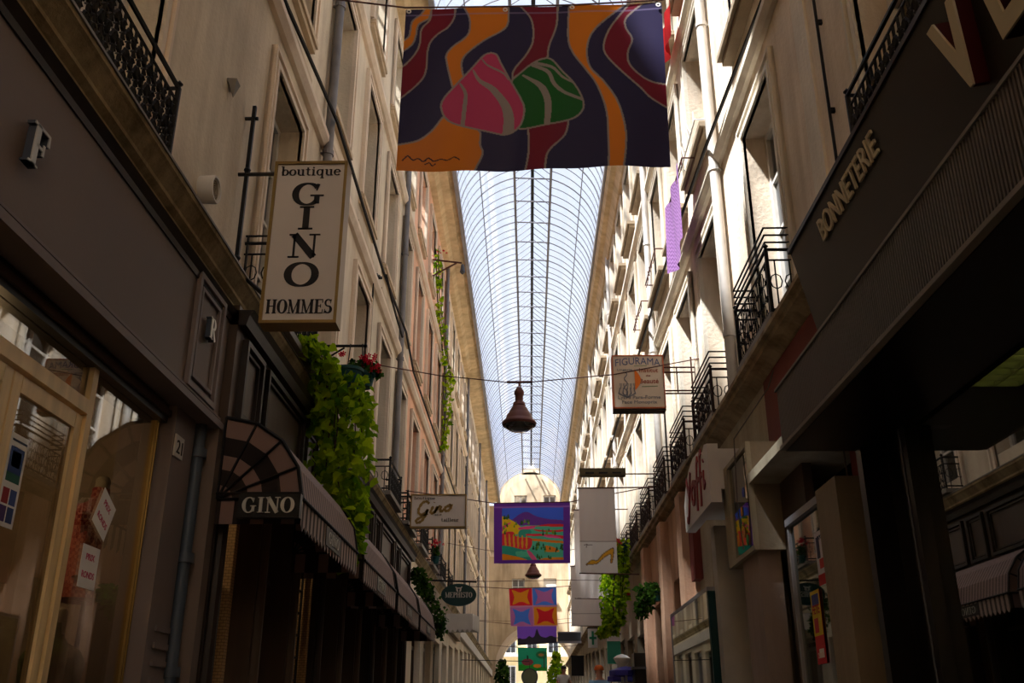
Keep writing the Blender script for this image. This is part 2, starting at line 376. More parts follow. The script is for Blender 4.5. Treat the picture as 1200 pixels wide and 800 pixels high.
# ------------------------------------------------------------------ lettering
def arc(cx, cy, rx, ry, a0, a1, T, t, n=20, tilt=0):
    out = []
    for i in range(n+1):
        a = math.radians(a0+(a1-a0)*i/n); w = t+(T-t)*abs(math.cos(a-tilt))**1.5
        out.append((cx+rx*math.cos(a), cy+ry*math.sin(a), w))
    return out
T_, t_ = .2, .05
def Vs(x, y0, y1, w=T_): return [(x, y0, w), (x, y1, w)]
def Hs(x0, x1, y, w=t_): return [(x0, y, w), (x1, y, w)]
def serif(ch):
    T, t = T_, t_; h = t/2
    G = {
     'I': ([Vs(.22,0,1), Hs(.03,.41,h), Hs(.03,.41,1-h)], .48),
     'H': ([Vs(.2,0,1), Vs(.72,0,1), Hs(.2,.72,.52,.06), Hs(.02,.38,h), Hs(.54,.9,h), Hs(.02,.38,1-h), Hs(.54,.9,1-h)], .96),
     'N': ([Vs(.18,0,1,.07), Vs(.76,0,1,.07), [(.17,.98,.24),(.76,.02,.24)], Hs(.02,.34,h), Hs(.02,.3,1-h), Hs(.6,.92,1-h)], .96),
     'M': ([Vs(.16,0,1,.07), Vs(.9,0,1,T), [(.16,.98,.2),(.5,.02,.12)], [(.5,.02,.06),(.88,.98,.06)], Hs(.02,.3,h), Hs(.72,1.08,h), Hs(.02,.2,1-h), Hs(.86,1.08,1-h)], 1.12),
     'O': ([arc(.42,.5,.32,.475,0,360,T+.02,.05,36)], .86),
     'G': ([arc(.42,.5,.32,.475,40,318,T+.02,.05,30), Vs(.68,.08,.42,.17), Hs(.5,.86,.44,.05), [(.66,.66,.04),(.7,.95,.1)]], .92),
     'E': ([Vs(.22,0,1), Hs(.03,.72,h), Hs(.03,.7,1-h), Hs(.22,.55,.52), [(.7,0,.05),(.72,.26,.07)], [(.69,1,.05),(.7,.76,.07)], Vs(.54,.4,.64,.06)], .8),
     'F': ([Vs(.22,0,1), Hs(.03,.42,h), Hs(.03,.7,1-h,.07), Hs(.22,.55,.52,.07), [(.69,1,.06),(.7,.72,.1)], Vs(.54,.38,.66,.08)], .76),
     'P': ([Vs(.22,0,1), Hs(.03,.42,h), Hs(.03,.4,1-h), arc(.38,.73,.26,.245,-90,90,T,.05,14), Hs(.22,.4,.485)], .74),
     'R': ([Vs(.22,0,1), Hs(.03,.42,h), Hs(.03,.4,1-h), arc(.38,.74,.24,.235,-90,90,T,.05,14), Hs(.22,.4,.5), [(.42,.48,.12),(.74,.02,.18)]], .84),
     'S': ([arc(.36,.74,.23,.235,35,270,.14,.06,16)+arc(.36,.27,.25,.245,90,-150,.2,.06,16), [(.56,.7,.03),(.6,.98,.07)], [(.12,.3,.03),(.08,.02,.07)]], .7),
     'T': ([Vs(.4,0,1), Hs(.2,.6,h), Hs(.04,.76,1-h), [(.05,1,.05),(.06,.72,.08)], [(.75,1,.05),(.74,.72,.08)]], .82),
     'V': ([[(.1,1,.2),(.42,0,.12)], [(.42,0,.06),(.72,1,.06)]], .8),
     'b': ([Vs(.16,0,1,.16), Hs(.02,.16,.97), arc(.34,.33,.2,.31,0,360,.17,.04,24)], .62),
     'o': ([arc(.3,.33,.21,.31,0,360,.17,.04,24)], .6),
     'u': ([Vs(.16,.12,.66,.16), arc(.31,.16,.15,.14,180,300,.1,.06,8), Vs(.5,0,.66,.16), Hs(.03,.16,.64), Hs(.36,.5,.64), Hs(.5,.64,.02)], .68),
     't': ([Vs(.2,.1,.88,.15), Hs(.02,.38,.64), arc(.32,.13,.12,.1,180,320,.1,.06,8)], .46),
     'i': ([Vs(.18,0,.66,.16), Hs(.04,.18,.64), Hs(.02,.34,.02), arc(.18,.86,.04,.04,0,360,.08,.08,8)], .38),
     'q': ([Vs(.5,-.32,.66,.16), arc(.3,.33,.2,.31,0,360,.17,.04,24), Hs(.36,.64,-.3)], .68),
     'e': ([arc(.3,.33,.21,.31,10,320,.17,.05,20), Hs(.12,.5,.36)], .58),
     'a': ([Vs(.42,.02,.5,.15), arc(.27,.5,.16,.15,0,160,.1,.08,10), arc(.25,.18,.15,.16,0,360,.14,.05,16), Hs(.42,.54,.02)], .58),
     'l': ([Vs(.18,0,1,.16), Hs(.04,.18,.97), Hs(.02,.34,.02)], .38),
     'r': ([Vs(.18,0,.66,.16), Hs(.04,.18,.64), Hs(.02,.36,.02), arc(.34,.48,.14,.15,60,150,.12,.08,8)], .5),
     ' ': ([], .35), '.': ([arc(.12,.07,.03,.03,0,360,.07,.07,8)], .26),
    }
    return G[ch]
def serif_text(mb, F, txt, cx, y, h, d=.01, width=None, n0=0., gap=.0, italic=0.):
    adv = [serif(c)[1]+gap for c in txt]; tot = sum(adv)
    kx = (width/tot/h) if width else 1.0
    x = cx-tot*h*kx/2
    for c, a in zip(txt, adv):
        for st in serif(c)[0]:
            mb.ribbon(F, [((p[0]+italic*p[1])*kx, p[1], p[2]*(kx*.5+.5)) for p in st], x, y, h, d, n0)
        x += a*h*kx

_fc = {}
def font_mesh(txt, bold=0.):
    k = (txt, bold)
    if k not in _fc:
        cu = bpy.data.curves.new('t', 'FONT'); cu.body = txt; cu.size = 1; cu.extrude = .5; cu.offset = bold; cu.resolution_u = 3
        ob = bpy.data.objects.new('t', cu); COL.objects.link(ob)
        dg = bpy.context.evaluated_depsgraph_get(); me = bpy.data.meshes.new_from_object(ob.evaluated_get(dg))
        _fc[k] = ([tuple(v.co) for v in me.vertices], [tuple(p.vertices) for p in me.polygons])
        COL.objects.unlink(ob); bpy.data.objects.remove(ob); bpy.data.meshes.remove(me); bpy.data.curves.remove(cu)
    return _fc[k]
def sans(mb, F, txt, x, y, h, w=None, d=.01, n0=0., bold=.0, center=True, warp=None):
    """sans lettering of cap height h, fitted to width w"""
    vs, fs = font_mesh(txt, bold)
    if not vs: return
    xs = [v[0] for v in vs]; x0, x1 = min(xs), max(xs); k = h/.7; kx = (w/(x1-x0)) if w else k
    out = []
    for v in vs:
        px = (v[0]-x0)*kx - ((x1-x0)*kx/2 if center else 0); py = v[1]*k
        if warp: px, py = warp(px, py)
        out.append(F(x+px, y+py, n0+(v[2]+.5)*d))
    mb.add(out, fs)

# ------------------------------------------------------------------ painted cloth
def smooth_poly(pts, closed=True, n=6):
    if len(pts) < 3: return np.array(pts, float)
    out = []; m = len(pts)
    rng = range(m) if closed else range(m-1)
    for i in rng:
        g = (lambda k: pts[k % m]) if closed else (lambda k: pts[max(0, min(m-1, k))])
        p0, p1, p2, p3 = map(np.array, (g(i-1), g(i), g(i+1), g(i+2)))
        for j in range(n):
            t = j/n
            out.append(.5*((2*p1)+(-p0+p2)*t+(2*p0-5*p1+4*p2-p3)*t*t+(-p0+3*p1-3*p2+p3)*t**3))
    if not closed: out.append(np.array(pts[-1], float))
    return np.array(out, float)
def inside(X, Y, poly):
    r = np.zeros(X.shape, bool); n = len(poly)
    for i in range(n):
        x1, y1 = poly[i]; x2, y2 = poly[(i+1) % n]
        if y1 == y2: continue
        c = ((y1 > Y) != (y2 > Y)) & (X < (x2-x1)*(Y-y1)/(y2-y1)+x1)
        r ^= c
    return r
def near(X, Y, poly, w, closed=False):
    r = np.zeros(X.shape, bool); n = len(poly)
    W = w if hasattr(w, '__len__') else None
    for i in range(n if closed else n-1):
        x1, y1 = poly[i]; x2, y2 = poly[(i+1) % n]
        dx, dy = x2-x1, y2-y1; L = dx*dx+dy*dy+1e-9
        t = np.clip(((X-x1)*dx+(Y-y1)*dy)/L, 0, 1)
        ww = (W[i]+(W[i+1]-W[i])*t) if W is not None else w
        r |= ((X-x1-t*dx)**2+(Y-y1-t*dy)**2) < ww**2
    return r
def banner(name, mat, parent, y, corners, nx, ny, painter, wave=.03, seed=0, base=(0, 0, 0)):
    """hanging sheet; corners = TL,TR,BL,BR as (x,z); painter(S,T)->rgb with T downward"""
    S, T = np.meshgrid(np.linspace(0, 1, nx+1), np.linspace(0, 1, ny+1))
    (ax, az), (bx, bz), (cx, cz), (dx, dz) = corners
    X = (ax*(1-S)+bx*S)*(1-T)+(cx*(1-S)+dx*S)*T
    Z = (az*(1-S)+bz*S)*(1-T)+(cz*(1-S)+dz*S)*T
    rs = np.random.RandomState(seed)
    Yv = y + wave*(np.sin(S*9+rs.rand()*6+T*1.5)*.5+np.sin(S*4.1+T*3+rs.rand()*6)+.5*np.sin(S*23+T*5))*(.25+.75*T)
    Z = Z - wave*.35*np.sin(S*PI*3)**2*(1-T)
    C = painter(S, T)
    if mat.name.startswith('thin'): C = np.clip(C*1.3, 0, .9)
    V = np.stack([X, Yv, Z], -1).reshape(-1, 3)
    i = np.arange(nx); j = np.arange(ny); I, J = np.meshgrid(i, j); a = (J*(nx+1)+I).ravel()
    Fc = np.stack([a, a+nx+1, a+nx+2, a+1], -1)
    me = bpy.data.meshes.new(name); me.from_pydata(V.tolist(), [], Fc.tolist())
    me.materials.append(mat)
    at = me.color_attributes.new('paint', 'FLOAT_COLOR', 'POINT')
    rgba = np.concatenate([C.reshape(-1, 3), np.ones((V.shape[0], 1))], 1).astype(np.float32)
    at.data.foreach_set('color', rgba.ravel())
    me.polygons.foreach_set('use_smooth', [True]*len(me.polygons))
    o = bpy.data.objects.new(name, me); COL.objects.link(o)
    if parent: o.parent = parent; o.matrix_parent_inverse = parent_inv(parent); reg(parent, o)
    return o
M['dye'] = cloth_mat('dyed_banner_cloth', attr='paint', trans=.16)
M['dye2'] = cloth_mat('thin_banner_cloth', attr='paint', trans=.5)
M['paper'] = cloth_mat('printed_paper', attr='paint', trans=.0)

# ================================================================== THE SETTING
XL, XR, YE = -2.35, 2.30, 57.0
def floor_z(y): return max(0., .052*(y-2))

mb = MB()
ys = [-14, 2, 57, 95]
for a, b in zip(ys, ys[1:]):
    za, zb = floor_z(a), floor_z(b)
    mb.add([(-6, a, za), (6, a, za), (6, b, zb), (-6, b, zb), (-6, a, za-.3), (6, a, za-.3), (6, b, zb-.3), (-6, b, zb-.3)],
           [(0, 1, 2, 3), (4, 7, 6, 5), (0, 4, 5, 1), (1, 5, 6, 2), (2, 6, 7, 3), (3, 7, 4, 0)])
struct(mb.build('floor', M['terra']))

def facade(name, X, sgn, y0, y1, z0, z1, openings, mat, depth=.3):
    """wall skin with real openings and reveals; sgn=+1 for the left wall (street is towards +x)"""
    op = [o for o in openings if o[0] >= y0-1e-6 and o[1] <= y1+1e-6]
    Y = sorted({y0, y1, *[o[0] for o in op], *[o[1] for o in op]}); Z = sorted({z0, z1, *[o[2] for o in op], *[o[3] for o in op]})
    mb = MB(); xo = X-sgn*depth
    for a, b in zip(Y, Y[1:]):
        for c, d in zip(Z, Z[1:]):
            ym, zm = (a+b)/2, (c+d)/2
            if any(o[0] < ym < o[1] and o[2] < zm < o[3] for o in op): continue
            mb.quad((X, a, c), (X, b, c), (X, b, d), (X, a, d))
            mb.quad((xo, a, c), (xo, b, c), (xo, b, d), (xo, a, d))
    for (a, b, c, d) in op:
        mb.quad((X, a, c), (X, a, d), (xo, a, d), (xo, a, c)); mb.quad((X, b, c), (X, b, d), (xo, b, d), (xo, b, c))
        mb.quad((X, a, c), (X, b, c), (xo, b, c), (xo, a, c)); mb.quad((X, a, d), (X, b, d), (xo, b, d), (xo, a, d))
    mb.quad((X, y0, z0), (xo, y0, z0), (xo, y1, z0), (X, y1, z0)); mb.quad((X, y0, z1), (xo, y0, z1), (xo, y1, z1), (X, y1, z1))
    mb.quad((X, y0, z0), (X, y0, z1), (xo, y0, z1), (xo, y0, z0)); mb.quad((X, y1, z0), (X, y1, z1), (xo, y1, z1), (xo, y1, z0))
    return struct(mb.build(name, mat, recalc=False))

LY = [3.8, 7.3]+[9.5+2.2*k for k in range(22)]
LY = [y for y in LY if y < 55.2]
RY = [4.15, 7.4]+[10.15+2.0*k for k in range(23)]
RY = [y for y in RY if y < 55]
WL, WR = 1.05, 1.15
ROWS = [(5.0, 7.3), (8.5, 10.45), (11.55, 13.25)]
opL = [(y, y+WL, a, b) for y in LY for a, b in ROWS]
opR = [(y, y+WR, a, b) for y in RY for a, b in ROWS]
segL = [(-6, 17.6, 'plL'), (17.6, 26.4, 'plLo'), (26.4, 35.2, 'plLy'), (35.2, YE, 'plLf')]
segL[0] = (-14, 17.6, 'plL')
for i, (a, b, m) in enumerate(segL): facade('wall_left', XL, 1, a, b, 4.5, 14.6, opL, M[m])
facade('wall_right', XR, -1, -14, 30.0, 4.5, 14.6, opR, M['plR'])
facade('wall_right', XR, -1, 30.0, YE, 4.5, 14.6, opR, M['plR'])
# rooms behind: dark back walls and the slabs over the shops
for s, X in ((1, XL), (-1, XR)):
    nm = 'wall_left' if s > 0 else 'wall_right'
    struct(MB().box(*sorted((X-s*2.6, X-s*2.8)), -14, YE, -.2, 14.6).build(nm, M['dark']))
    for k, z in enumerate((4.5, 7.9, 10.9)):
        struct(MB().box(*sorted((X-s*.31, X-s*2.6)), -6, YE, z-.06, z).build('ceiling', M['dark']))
struct(MB().box(-5.2, 5.2, -14.3, -14, -.2, 14.0).build('added_wall_back', M['plL']))  # unseen wall added behind the camera to close off and bounce light
struct(MB().box(-2.7, 2.65, -5.5, 5.6, 14.0, 14.3).build('ceiling', M['plL']))  # unseen solid roof added to keep sun and sky off the near end
# plain lower walls between and beyond the shopfronts
struct(MB().box(-2.62, -2.3, -14, -2.0, 0, 4.5).build('wall_left', M['plL']))
struct(MB().box(2.25, 2.6, -14, -2.0, 0, 4.5).build('wall_right', M['plR']))

# ---- windows
wn = [0]
def make_window(side, y, W, za, zb, row, kind='white'):
    wn[0] += 1
    s = 1 if side == 'L' else -1; X = XL if side == 'L' else XR
    def bx(mb, a, b, *r):
        x0, x1 = sorted((X-s*a, X-s*b)); return mb.box(x0, x1, *r)
    root = empty('window_%d' % wn[0], (X, y, za), kind='structure')
    m = MB(); f = .06
    for r in ((y, y+W, za, za+f), (y, y+W, zb-f, zb), (y, y+f, za+f, zb-f), (y+W-f, y+W, za+f, zb-f), (y+W/2-.05, y+W/2+.05, za+f, zb-f)): bx(m, .20, .26, *r)
    for k in (1, 2, 3):
        z = za+(zb-za)*k/4; bx(m, .215, .25, y+f, y+W-f, z-.018, z+.018)
    part(m, 'window_frame', M['offwhite'], root)
    m = MB(); xx = X-s*.24; m.quad((xx, y+f, za+f), (xx, y+W-f, za+f), (xx, y+W-f, zb-f), (xx, y+f, zb-f)); part(m, 'pane', M['pane'], root)
    m = MB(); w = .15; mt = M['mould'] if side == 'L' else M['mouldR']
    zl = za if row else 4.72
    for (o, i, d) in ((w, .0, .03), (w, w-.035, .06), (.055, .0, .055)):
        bx(m, -d, .0, y-o, y-i, zl, zb+o); bx(m, -d, .0, y+W+i, y+W+o, zl, zb+o); bx(m, -d, .0, y-i, y+W+i, zb+i, zb+o)
    part(m, 'surround', mt, root)
    if row:
        q = .5 if side == 'L' else 1.; m = MB(); bx(m, -.17*q, .22, y-.2*q, y+W+.2*q, za-.07, za); bx(m, -.12*q, .0, y-.17*q, y+W+.17*q, za-.14, za-.07); bx(m, -.04, .0, y-.15, y+W+.15, za-.5, za-.44)
        part(m, 'sill', M['sillL'] if side == 'L' else M['sill'], root)
    return root
for side, YS, W in (('L', LY, WL), ('R', RY, WR)):
    for r, (a, b) in enumerate(ROWS):
        base = make_window(side, YS[0], W, a, b, r)
        for y in YS[1:]:
            wn[0] += 1
            c = copy_tree(base); c.name = 'window_%d' % wn[0]; c.location.y += y-YS[0]

# ---- ledges, string courses, cornices
tn = [0]
def trim(mb, mat):
    tn[0] += 1; return struct(mb.build('trim_%d' % tn[0], mat))
trim(MB().prismY([(-2.36, 4.74), (-2.10, 4.70), (-2.10, 4.665), (-2.115, 4.65), (-2.165, 4.575), (-2.165, 4.55), (-2.20, 4.52), (-2.21, 4.44), (-2.36, 4.44)], -6, YE), M['ledge'])
trim(MB().prismY([(-2.375, 4.755), (-2.09, 4.712), (-2.09, 4.695), (-2.375, 4.735)], -6, YE), M['lead'])
trim(MB().prismY([(2.31, 4.74), (2.0, 4.70), (2.0, 4.66), (2.04, 4.65), (2.05, 4.61), (2.12, 4.60), (2.21, 4.53), (2.31, 4.50)], -6, YE), M['ledgeR'])
for z in (7.78, 10.86):
    trim(MB().prismY([(XL-.02, z-.06), (XL+.05, z-.06), (XL+.10, z), (XL+.10, z+.07), (XL-.02, z+.09)], -6, YE), M['mould'])
    trim(MB().prismY([(XR+.02, z-.06), (XR-.05, z-.06), (XR-.10, z), (XR-.10, z+.07), (XR+.02, z+.09)], -6, YE), M['mouldR'])
trim(MB().prismY([(-2.38, 13.75), (-2.2, 13.78), (-2.1, 13.9), (-1.9, 13.92), (-1.9, 13.98), (-1.75, 14.0), (-1.72, 14.1), (-1.72, 14.2), (-2.38, 14.2)], 3, 33.4), M['cornice'])
trim(MB().prismY([(-2.38, 13.95), (-2.1, 13.98), (-1.95, 14.0), (-1.78, 14.06), (-1.78, 14.2), (-2.38, 14.2)], 33.4, YE), M['cornice'])
trim(MB().prismY([(2.33, 13.4), (2.2, 13.44), (2.12, 13.62), (2.1, 13.66), (1.98, 13.7), (1.93, 13.8), (1.93, 14.0), (2.33, 14.0)], 3, YE), M['cornice'])

# ---- glazed vault
CX, CZ, RR = .09, 13.95, 1.84
def arcp(a, r=RR): return (CX+r*math.cos(a), CZ+r*math.sin(a))
aL = math.acos((-.33-CX)/RR); aR = math.acos((.68-CX)/RR)
LC, LZ = .175, None
zl, zr = arcp(aL)[1], arcp(aR)[1]; zt = 16.28; yr0, yr1 = 5.5, 56.9
root = empty('ceiling', (CX, yr0, CZ), kind='structure')
mb = MB(); NA = 12
for (a0, a1) in ((PI, aL), (aR, 0.)):
    pr = [arcp(a0+(a1-a0)*i/NA) for i in range(NA+1)]
    for p, q in zip(pr, pr[1:]): mb.quad((p[0], yr0, p[1]), (p[0], yr1, p[1]), (q[0], yr1, q[1]), (q[0], yr0, q[1]))
for (p, q) in (((-.33, zl), (-.33, zl+.16)), ((-.33, zl+.16), (LC, zt)), ((LC, zt), (.68, zr+.16)), ((.68, zr+.16), (.68, zr))):
    mb.quad((p[0], yr0, p[1]), (p[0], yr1, p[1]), (q[0], yr1, q[1]), (q[0], yr0, q[1]))
M['roofglass'] = glassy('roof_glass', (228, 232, 238), .03, .05, .93, boost=.6)
part(mb, 'pane', M['roofglass'], root)
mb = MB(); y = 14.2-7*1.26; ribs = []
k = 0
mbg = MB()
while y < yr1:
    for j in range(3):
        yy = y+j*.42
        if yy > yr1: break
        r = .012 if j else .018
        m_ = mbg if j else MB()
        for (a0, a1) in ((PI, aL), (aR, 0.)):
            m_.tube([(arcp(a0+(a1-a0)*i/NA)[0], yy, arcp(a0+(a1-a0)*i/NA)[1]) for i in range(NA+1)], r, 5, False)
        m_.tube([(-.33, yy, zl+.14), (LC, yy, zt)], .012, 4, False); m_.tube([(.68, yy, zr+.14), (LC, yy, zt)], .012, 4, False)
        if not j:
            m_.tube([(-.33, yy, zl), (.68, yy, zr)], .022, 5, False)
            part(m_, 'rib', M['steel'], root)
    y += 1.26
part(mbg, 'glazing_bars', M['steel'], root)
for x, z, r, mt in ((-.33, zl, .034, 'steel'), (.68, zr, .034, 'steel'), (LC, zt-.02, .045, 'iron')):
    part(MB().box(x-r, x+r, yr0, yr1, z-r, z+r), 'purlin', M[mt], root)
for x in (-1.24, 1.49):
    z = CZ+math.sqrt(RR**2-(x-CX)**2)-.02
    part(MB().box(x-.012, x+.012, yr0, yr1, z-.012, z+.012), 'purlin', M['steel'], root)
for a in (PI, 0.):
    x, z = arcp(a, RR-.02)
    part(MB().box(x-.05, x+.05, yr0, yr1, z-.06, z+.06), 'gutter_beam', M['steelL'], root)

# ---- end wall with arch, and what lies beyond
mb = MB(); y0, y1 = YE, YE+2.5
AC, AR, AZ = .38, 2.05, 4.55
opE = [(-1.0, -.25, 8.1, 9.5), (.85, 1.6, 8.1, 9.5), (-.85, -.1, 12.8, 14.42), (.9, 1.65, 12.8, 14.42), (AC-AR, AC+AR, -1, AZ+AR+.001)]
X = sorted({-2.6, 2.6, *[o[0] for o in opE], *[o[1] for o in opE]}); Z = sorted({2.0, 13.8, *[min(max(o[2], 2.0), 13.8) for o in opE], *[min(o[3], 13.8) for o in opE]})
for a, b in zip(X, X[1:]):
    for c, d in zip(Z, Z[1:]):
        xm, zm = (a+b)/2, (c+d)/2
        if any(o[0] < xm < o[1] and o[2] < zm < o[3] for o in opE): continue
        mb.quad((a, y0, c), (b, y0, c), (b, y0, d), (a, y0, d))
for (a, b, c, d) in opE[:4]:
    for q in (((a, c), (a, d)), ((b, c), (b, d)), ((a, c), (b, c)), ((a, d), (b, d))):
        (u0, w0), (u1, w1) = q; mb.quad((u0, y0, w0), (u1, y0, w1), (u1, y0+.3, w1), (u0, y0+.3, w0))
    mb.quad((a, y0+.4, c), (b, y0+.4, c), (b, y0+.4, d), (a, y0+.4, d))
n = 24
for i in range(n):
    t0, t1 = PI*i/n, PI*(i+1)/n
    p = (AC+AR*math.cos(t0), AZ+AR*math.sin(t0)); q = (AC+AR*math.cos(t1), AZ+AR*math.sin(t1))
    mb.quad((p[0], y0, p[1]), (p[0], y0, AZ+AR), (q[0], y0, AZ+AR), (q[0], y0, q[1]))
    mb.quad((p[0], y0, p[1]), (q[0], y0, q[1]), (q[0], y1, q[1]), (p[0], y1, p[1]))
for x in (AC-AR, AC+AR): mb.quad((x, y0, 2), (x, y1, 2), (x, y1, AZ), (x, y0, AZ))
# round gable above, with the upper two windows cut out of it
zc = 13.8; R2 = 2.05
hole = [(-.85, -.1), (.9, 1.65)]
xs = sorted({CX-R2, CX+R2, -.85, -.1, .9, 1.65, *[CX-R2+2*R2*i/40 for i in range(41)]})
for a, b in zip(xs, xs[1:]):
    za_, zb_ = (zc+math.sqrt(max(0, R2**2-(x-CX)**2)) for x in (a, b))
    lo = 14.42 if any(h[0] < (a+b)/2 < h[1] for h in hole) else zc
    mb.quad((a, y0, lo), (b, y0, lo), (b, y0, max(lo, zb_)), (a, y0, max(lo, za_)))
mb.box(-.4, .74, y0, y0+.1, 15.7, 16.1)
struct(mb.build('wall_end', M['plE'], recalc=False))
trim(MB().box(-2.3, 2.3, y0-.12, y0, 10.75, 10.95), M['mould'])
mb = MB()
for i in range(24):
    t0, t1 = PI*i/24, PI*(i+1)/24
    for (r0, r1) in ((AR, AR+.28),):
        P4 = [(AC+r*math.cos(t), y0-.06, AZ+r*math.sin(t)) for r, t in ((r0, t0), (r1, t0), (r1, t1), (r0, t1))]
        mb.add(P4+[(p[0], y0, p[2]) for p in P4], [(0, 1, 2, 3), (0, 4, 7, 3), (1, 5, 6, 2)])
trim(mb, M['mould'])
for i, (a, b, c, d) in enumerate(opE[:4]):
    wn[0] += 1
    r = empty('window_%d' % wn[0], (a, y0, c), kind='structure')
    m = MB(); f = .06
    for q in ((a, b, c, c+f), (a, b, d-f, d), (a, a+f, c, d), (b-f, b, c, d), ((a+b)/2-.03, (a+b)/2+.03, c, d), (a, b, c+(d-c)*.33, c+(d-c)*.33+.04), (a, b, c+(d-c)*.66, c+(d-c)*.66+.04)): m.box(q[0], q[1], y0+.18, y0+.24, q[2], q[3])
    part(m, 'window_frame', M['white'], r)
    part(MB().quad((a, y0+.22, c), (b, y0+.22, c), (b, y0+.22, d), (a, y0+.22, d)), 'pane', M['pane'], r)
    part(MB().box(a-.1, b+.1, y0-.12, y0, c-.1, c), 'sill', M['sill'], r)
    if i == 1:
        part(MB().box(a+.02, b-.02, y0+.10, y0+.15, c+.02, d-.02), 'shutter', M['white'], r)

# sunlit house across the street end
h = empty('town_house', (0, 80, 4), 'sunlit pale yellow house seen through the far archway', 'house')
mb = MB(); mb.box(-9, 9, 80, 88, 3, 15); part(mb, 'wall', M['yellow'], h)
for i, x in enumerate((-3.2, -1.5, .2, 1.9, 3.6)):
    for j, z in enumerate((4.4, 6.9, 9.6)):
        w = part(MB().box(x-.42, x+.42, 79.9, 80, z-.1, z+1.5), 'window', M['white'], h)
        m = MB().box(x-.36, x-.03, 79.86, 79.9, z-.02, z+1.42); m.box(x+.03, x+.36, 79.86, 79.9, z-.02, z+1.42)
        o = m.build('pane', M['pane'], w); reg(w, o)
part(MB().box(-9, 9, 79.3, 80, 6.55, 6.7), 'balcony_slab', M['offwhite'], h)
m = MB(); m.box(-9, 9, 79.32, 79.36, 7.3, 7.35)
for i in range(80): m.box(-6+i*.15, -5.98+i*.15, 79.33, 79.35, 6.7, 7.3)
part(m, 'balcony_rail', M['iron'], h)

# ================================================================== LEFT SHOP, grey-mauve front
s = empty('shopfront', (-2.3, 2, 0), 'grey-mauve shopfront with oak door and paper notices, nearest on the left', 'shopfront')
XF = -2.2
m = MB(); m.box(-2.5, XF, -2, 5.66, 3.57, 4.5); m.box(-2.5, XF, 5.66, 6.45, 3.57, 4.5)
fascia = part(m, 'fascia', M['mauve'], s)
m = MB()
m.box(-2.45, -2.13, -2, 6.5, 3.50, 3.545); m.box(-2.45, -2.165, -2, 6.47, 3.545, 3.58); m.box(-2.45, -2.18, -2, 6.46, 3.60, 3.615)
part(m, 'moulding', M['mauve2'], s)
m = MB(); m.prismY([(-2.21, 4.36), (-2.19, 4.36), (-2.185, 4.40), (-2.15, 4.44), (-2.21, 4.44)], -2, 6.47)
part(m, 'moulding', M['brownD'], s)
F = FL(XF, 0, 0)
m = MB(); m.frame_rect(F, 5.72, 6.28, 3.62, 4.42, .04, .03); m.frame_rect(F, 5.80, 6.20, 3.70, 4.34, .025, .022)
part(m, 'raised_panel', M['mauve2'], s)
def raised(txt, y, z, h, p, d=.035, name='letter'):
    m = MB(); serif_text(m, FL(XF+.012, y, z), txt, 0, 0, h, d, None)
    o = part(m, name, M['letterSide'], p); o['label'] = 'raised silver-faced letter %s' % txt
    m = MB(); serif_text(m, FL(XF+.012+d, y, z), txt, 0, 0, h, .006, None); reg(o, m.build('letter_face', M['letterG'], o))
M['letterSide'] = paint('slate_lettering_side', (66, 72, 84), .5, .2, var=.05)
raised('F', 3.56, 3.86, .20, s); raised('E', 3.03, 4.0, .20, s); raised('R', 6.0, 4.03, .15, s)
# head, glazing
m = MB(); m.box(-2.5, -2.30, -2, 5.8, 3.38, 3.5); part(m, 'head_beam', M['black'], s)
m = MB(); m.box(-2.46, -2.28, -2, 5.8, 3.42, 3.46); part(m, 'timber_strip', M['brownP'], s)
m = MB(); XG = -2.36
m.box(-2.39, -2.32, -2, 4.78, 3.115, 3.19); m.box(-2.39, -2.325, 4.775, 4.835, 0, 3.39)
part(m, 'door_frame', M['oak'], s)
def leaf(y0, y1, nm='door'):
    m = MB(); m.box(-2.385, -2.34, y0, y0+.07, .05, 3.10); m.box(-2.385, -2.34, y1-.07, y1, .05, 3.10); m.box(-2.385, -2.34, y0+.075, y1-.075, 3.02, 3.10); m.box(-2.39, -2.33, y0+.075, y1-.075, .05, .35)
    o = part(m, nm, M['oak'], s)
    g = MB().box(-2.365, -2.355, y0+.075, y1-.075, .35, 3.02).build('pane', M['shopglassL'], o); reg(o, g)
    hd = MB().tube([(-2.30, y0+.05, 1.0), (-2.27, y0+.05, 1.02), (-2.27, y0+.05, 1.38), (-2.30, y0+.05, 1.4)], .012, 8).build('handle', M['brass'], o); reg(o, hd)
leaf(4.06, 4.765); leaf(3.33, 4.045); leaf(2.6, 3.32)
m = MB(); m.box(-2.365, -2.355, -2, 4.775, 3.20, 3.38); m.box(-2.365, -2.355, 4.84, 5.74, .4, 3.38); m.box(-2.365, -2.355, -2, 2.6, .4, 3.11)
part(m, 'shop_window', M['shopglassL'], s)
m = MB(); m.box(-2.38, -2.34, 5.74, 5.752, .3, 3.38); m.box(-2.38, -2.345, 5.785, 5.795, .3, 3.38)
part(m, 'brass_trim', M['brass'], s)
part(MB().box(-2.5, -2.33, 4.84, 5.8, 0, .4), 'stall_riser', M['mauve'], s)
m = MB(); m.box(-2.6, -2.25, 5.81, 6.17, 0, 3.5)
for z in (1.82, 1.92, 2.02, 2.12): m.box(-2.26, -2.235, 5.92, 6.15, z, z+.035)
part(m, 'pilaster', M['mauve2'], s)
m = MB(); m.box(-2.6, -2.14, 6.33, 6.45, 0, 3.5); m.box(-2.6, -2.11, 6.30, 6.47, 1.75, 1.8); part(m, 'pilaster', M['mauve'], s)
m = MB(); m.box(-2.255, -2.24, 5.83, 5.98, 3.18, 3.32); o = part(m, 'number_plate', M['offwhite'], s)
m = MB(); sans(m, FL(-2.24, 5.905, 3.205), '21', 0, 0, .085, .10, .004); q = m.build('numerals', M['ink'], o); reg(o, q)
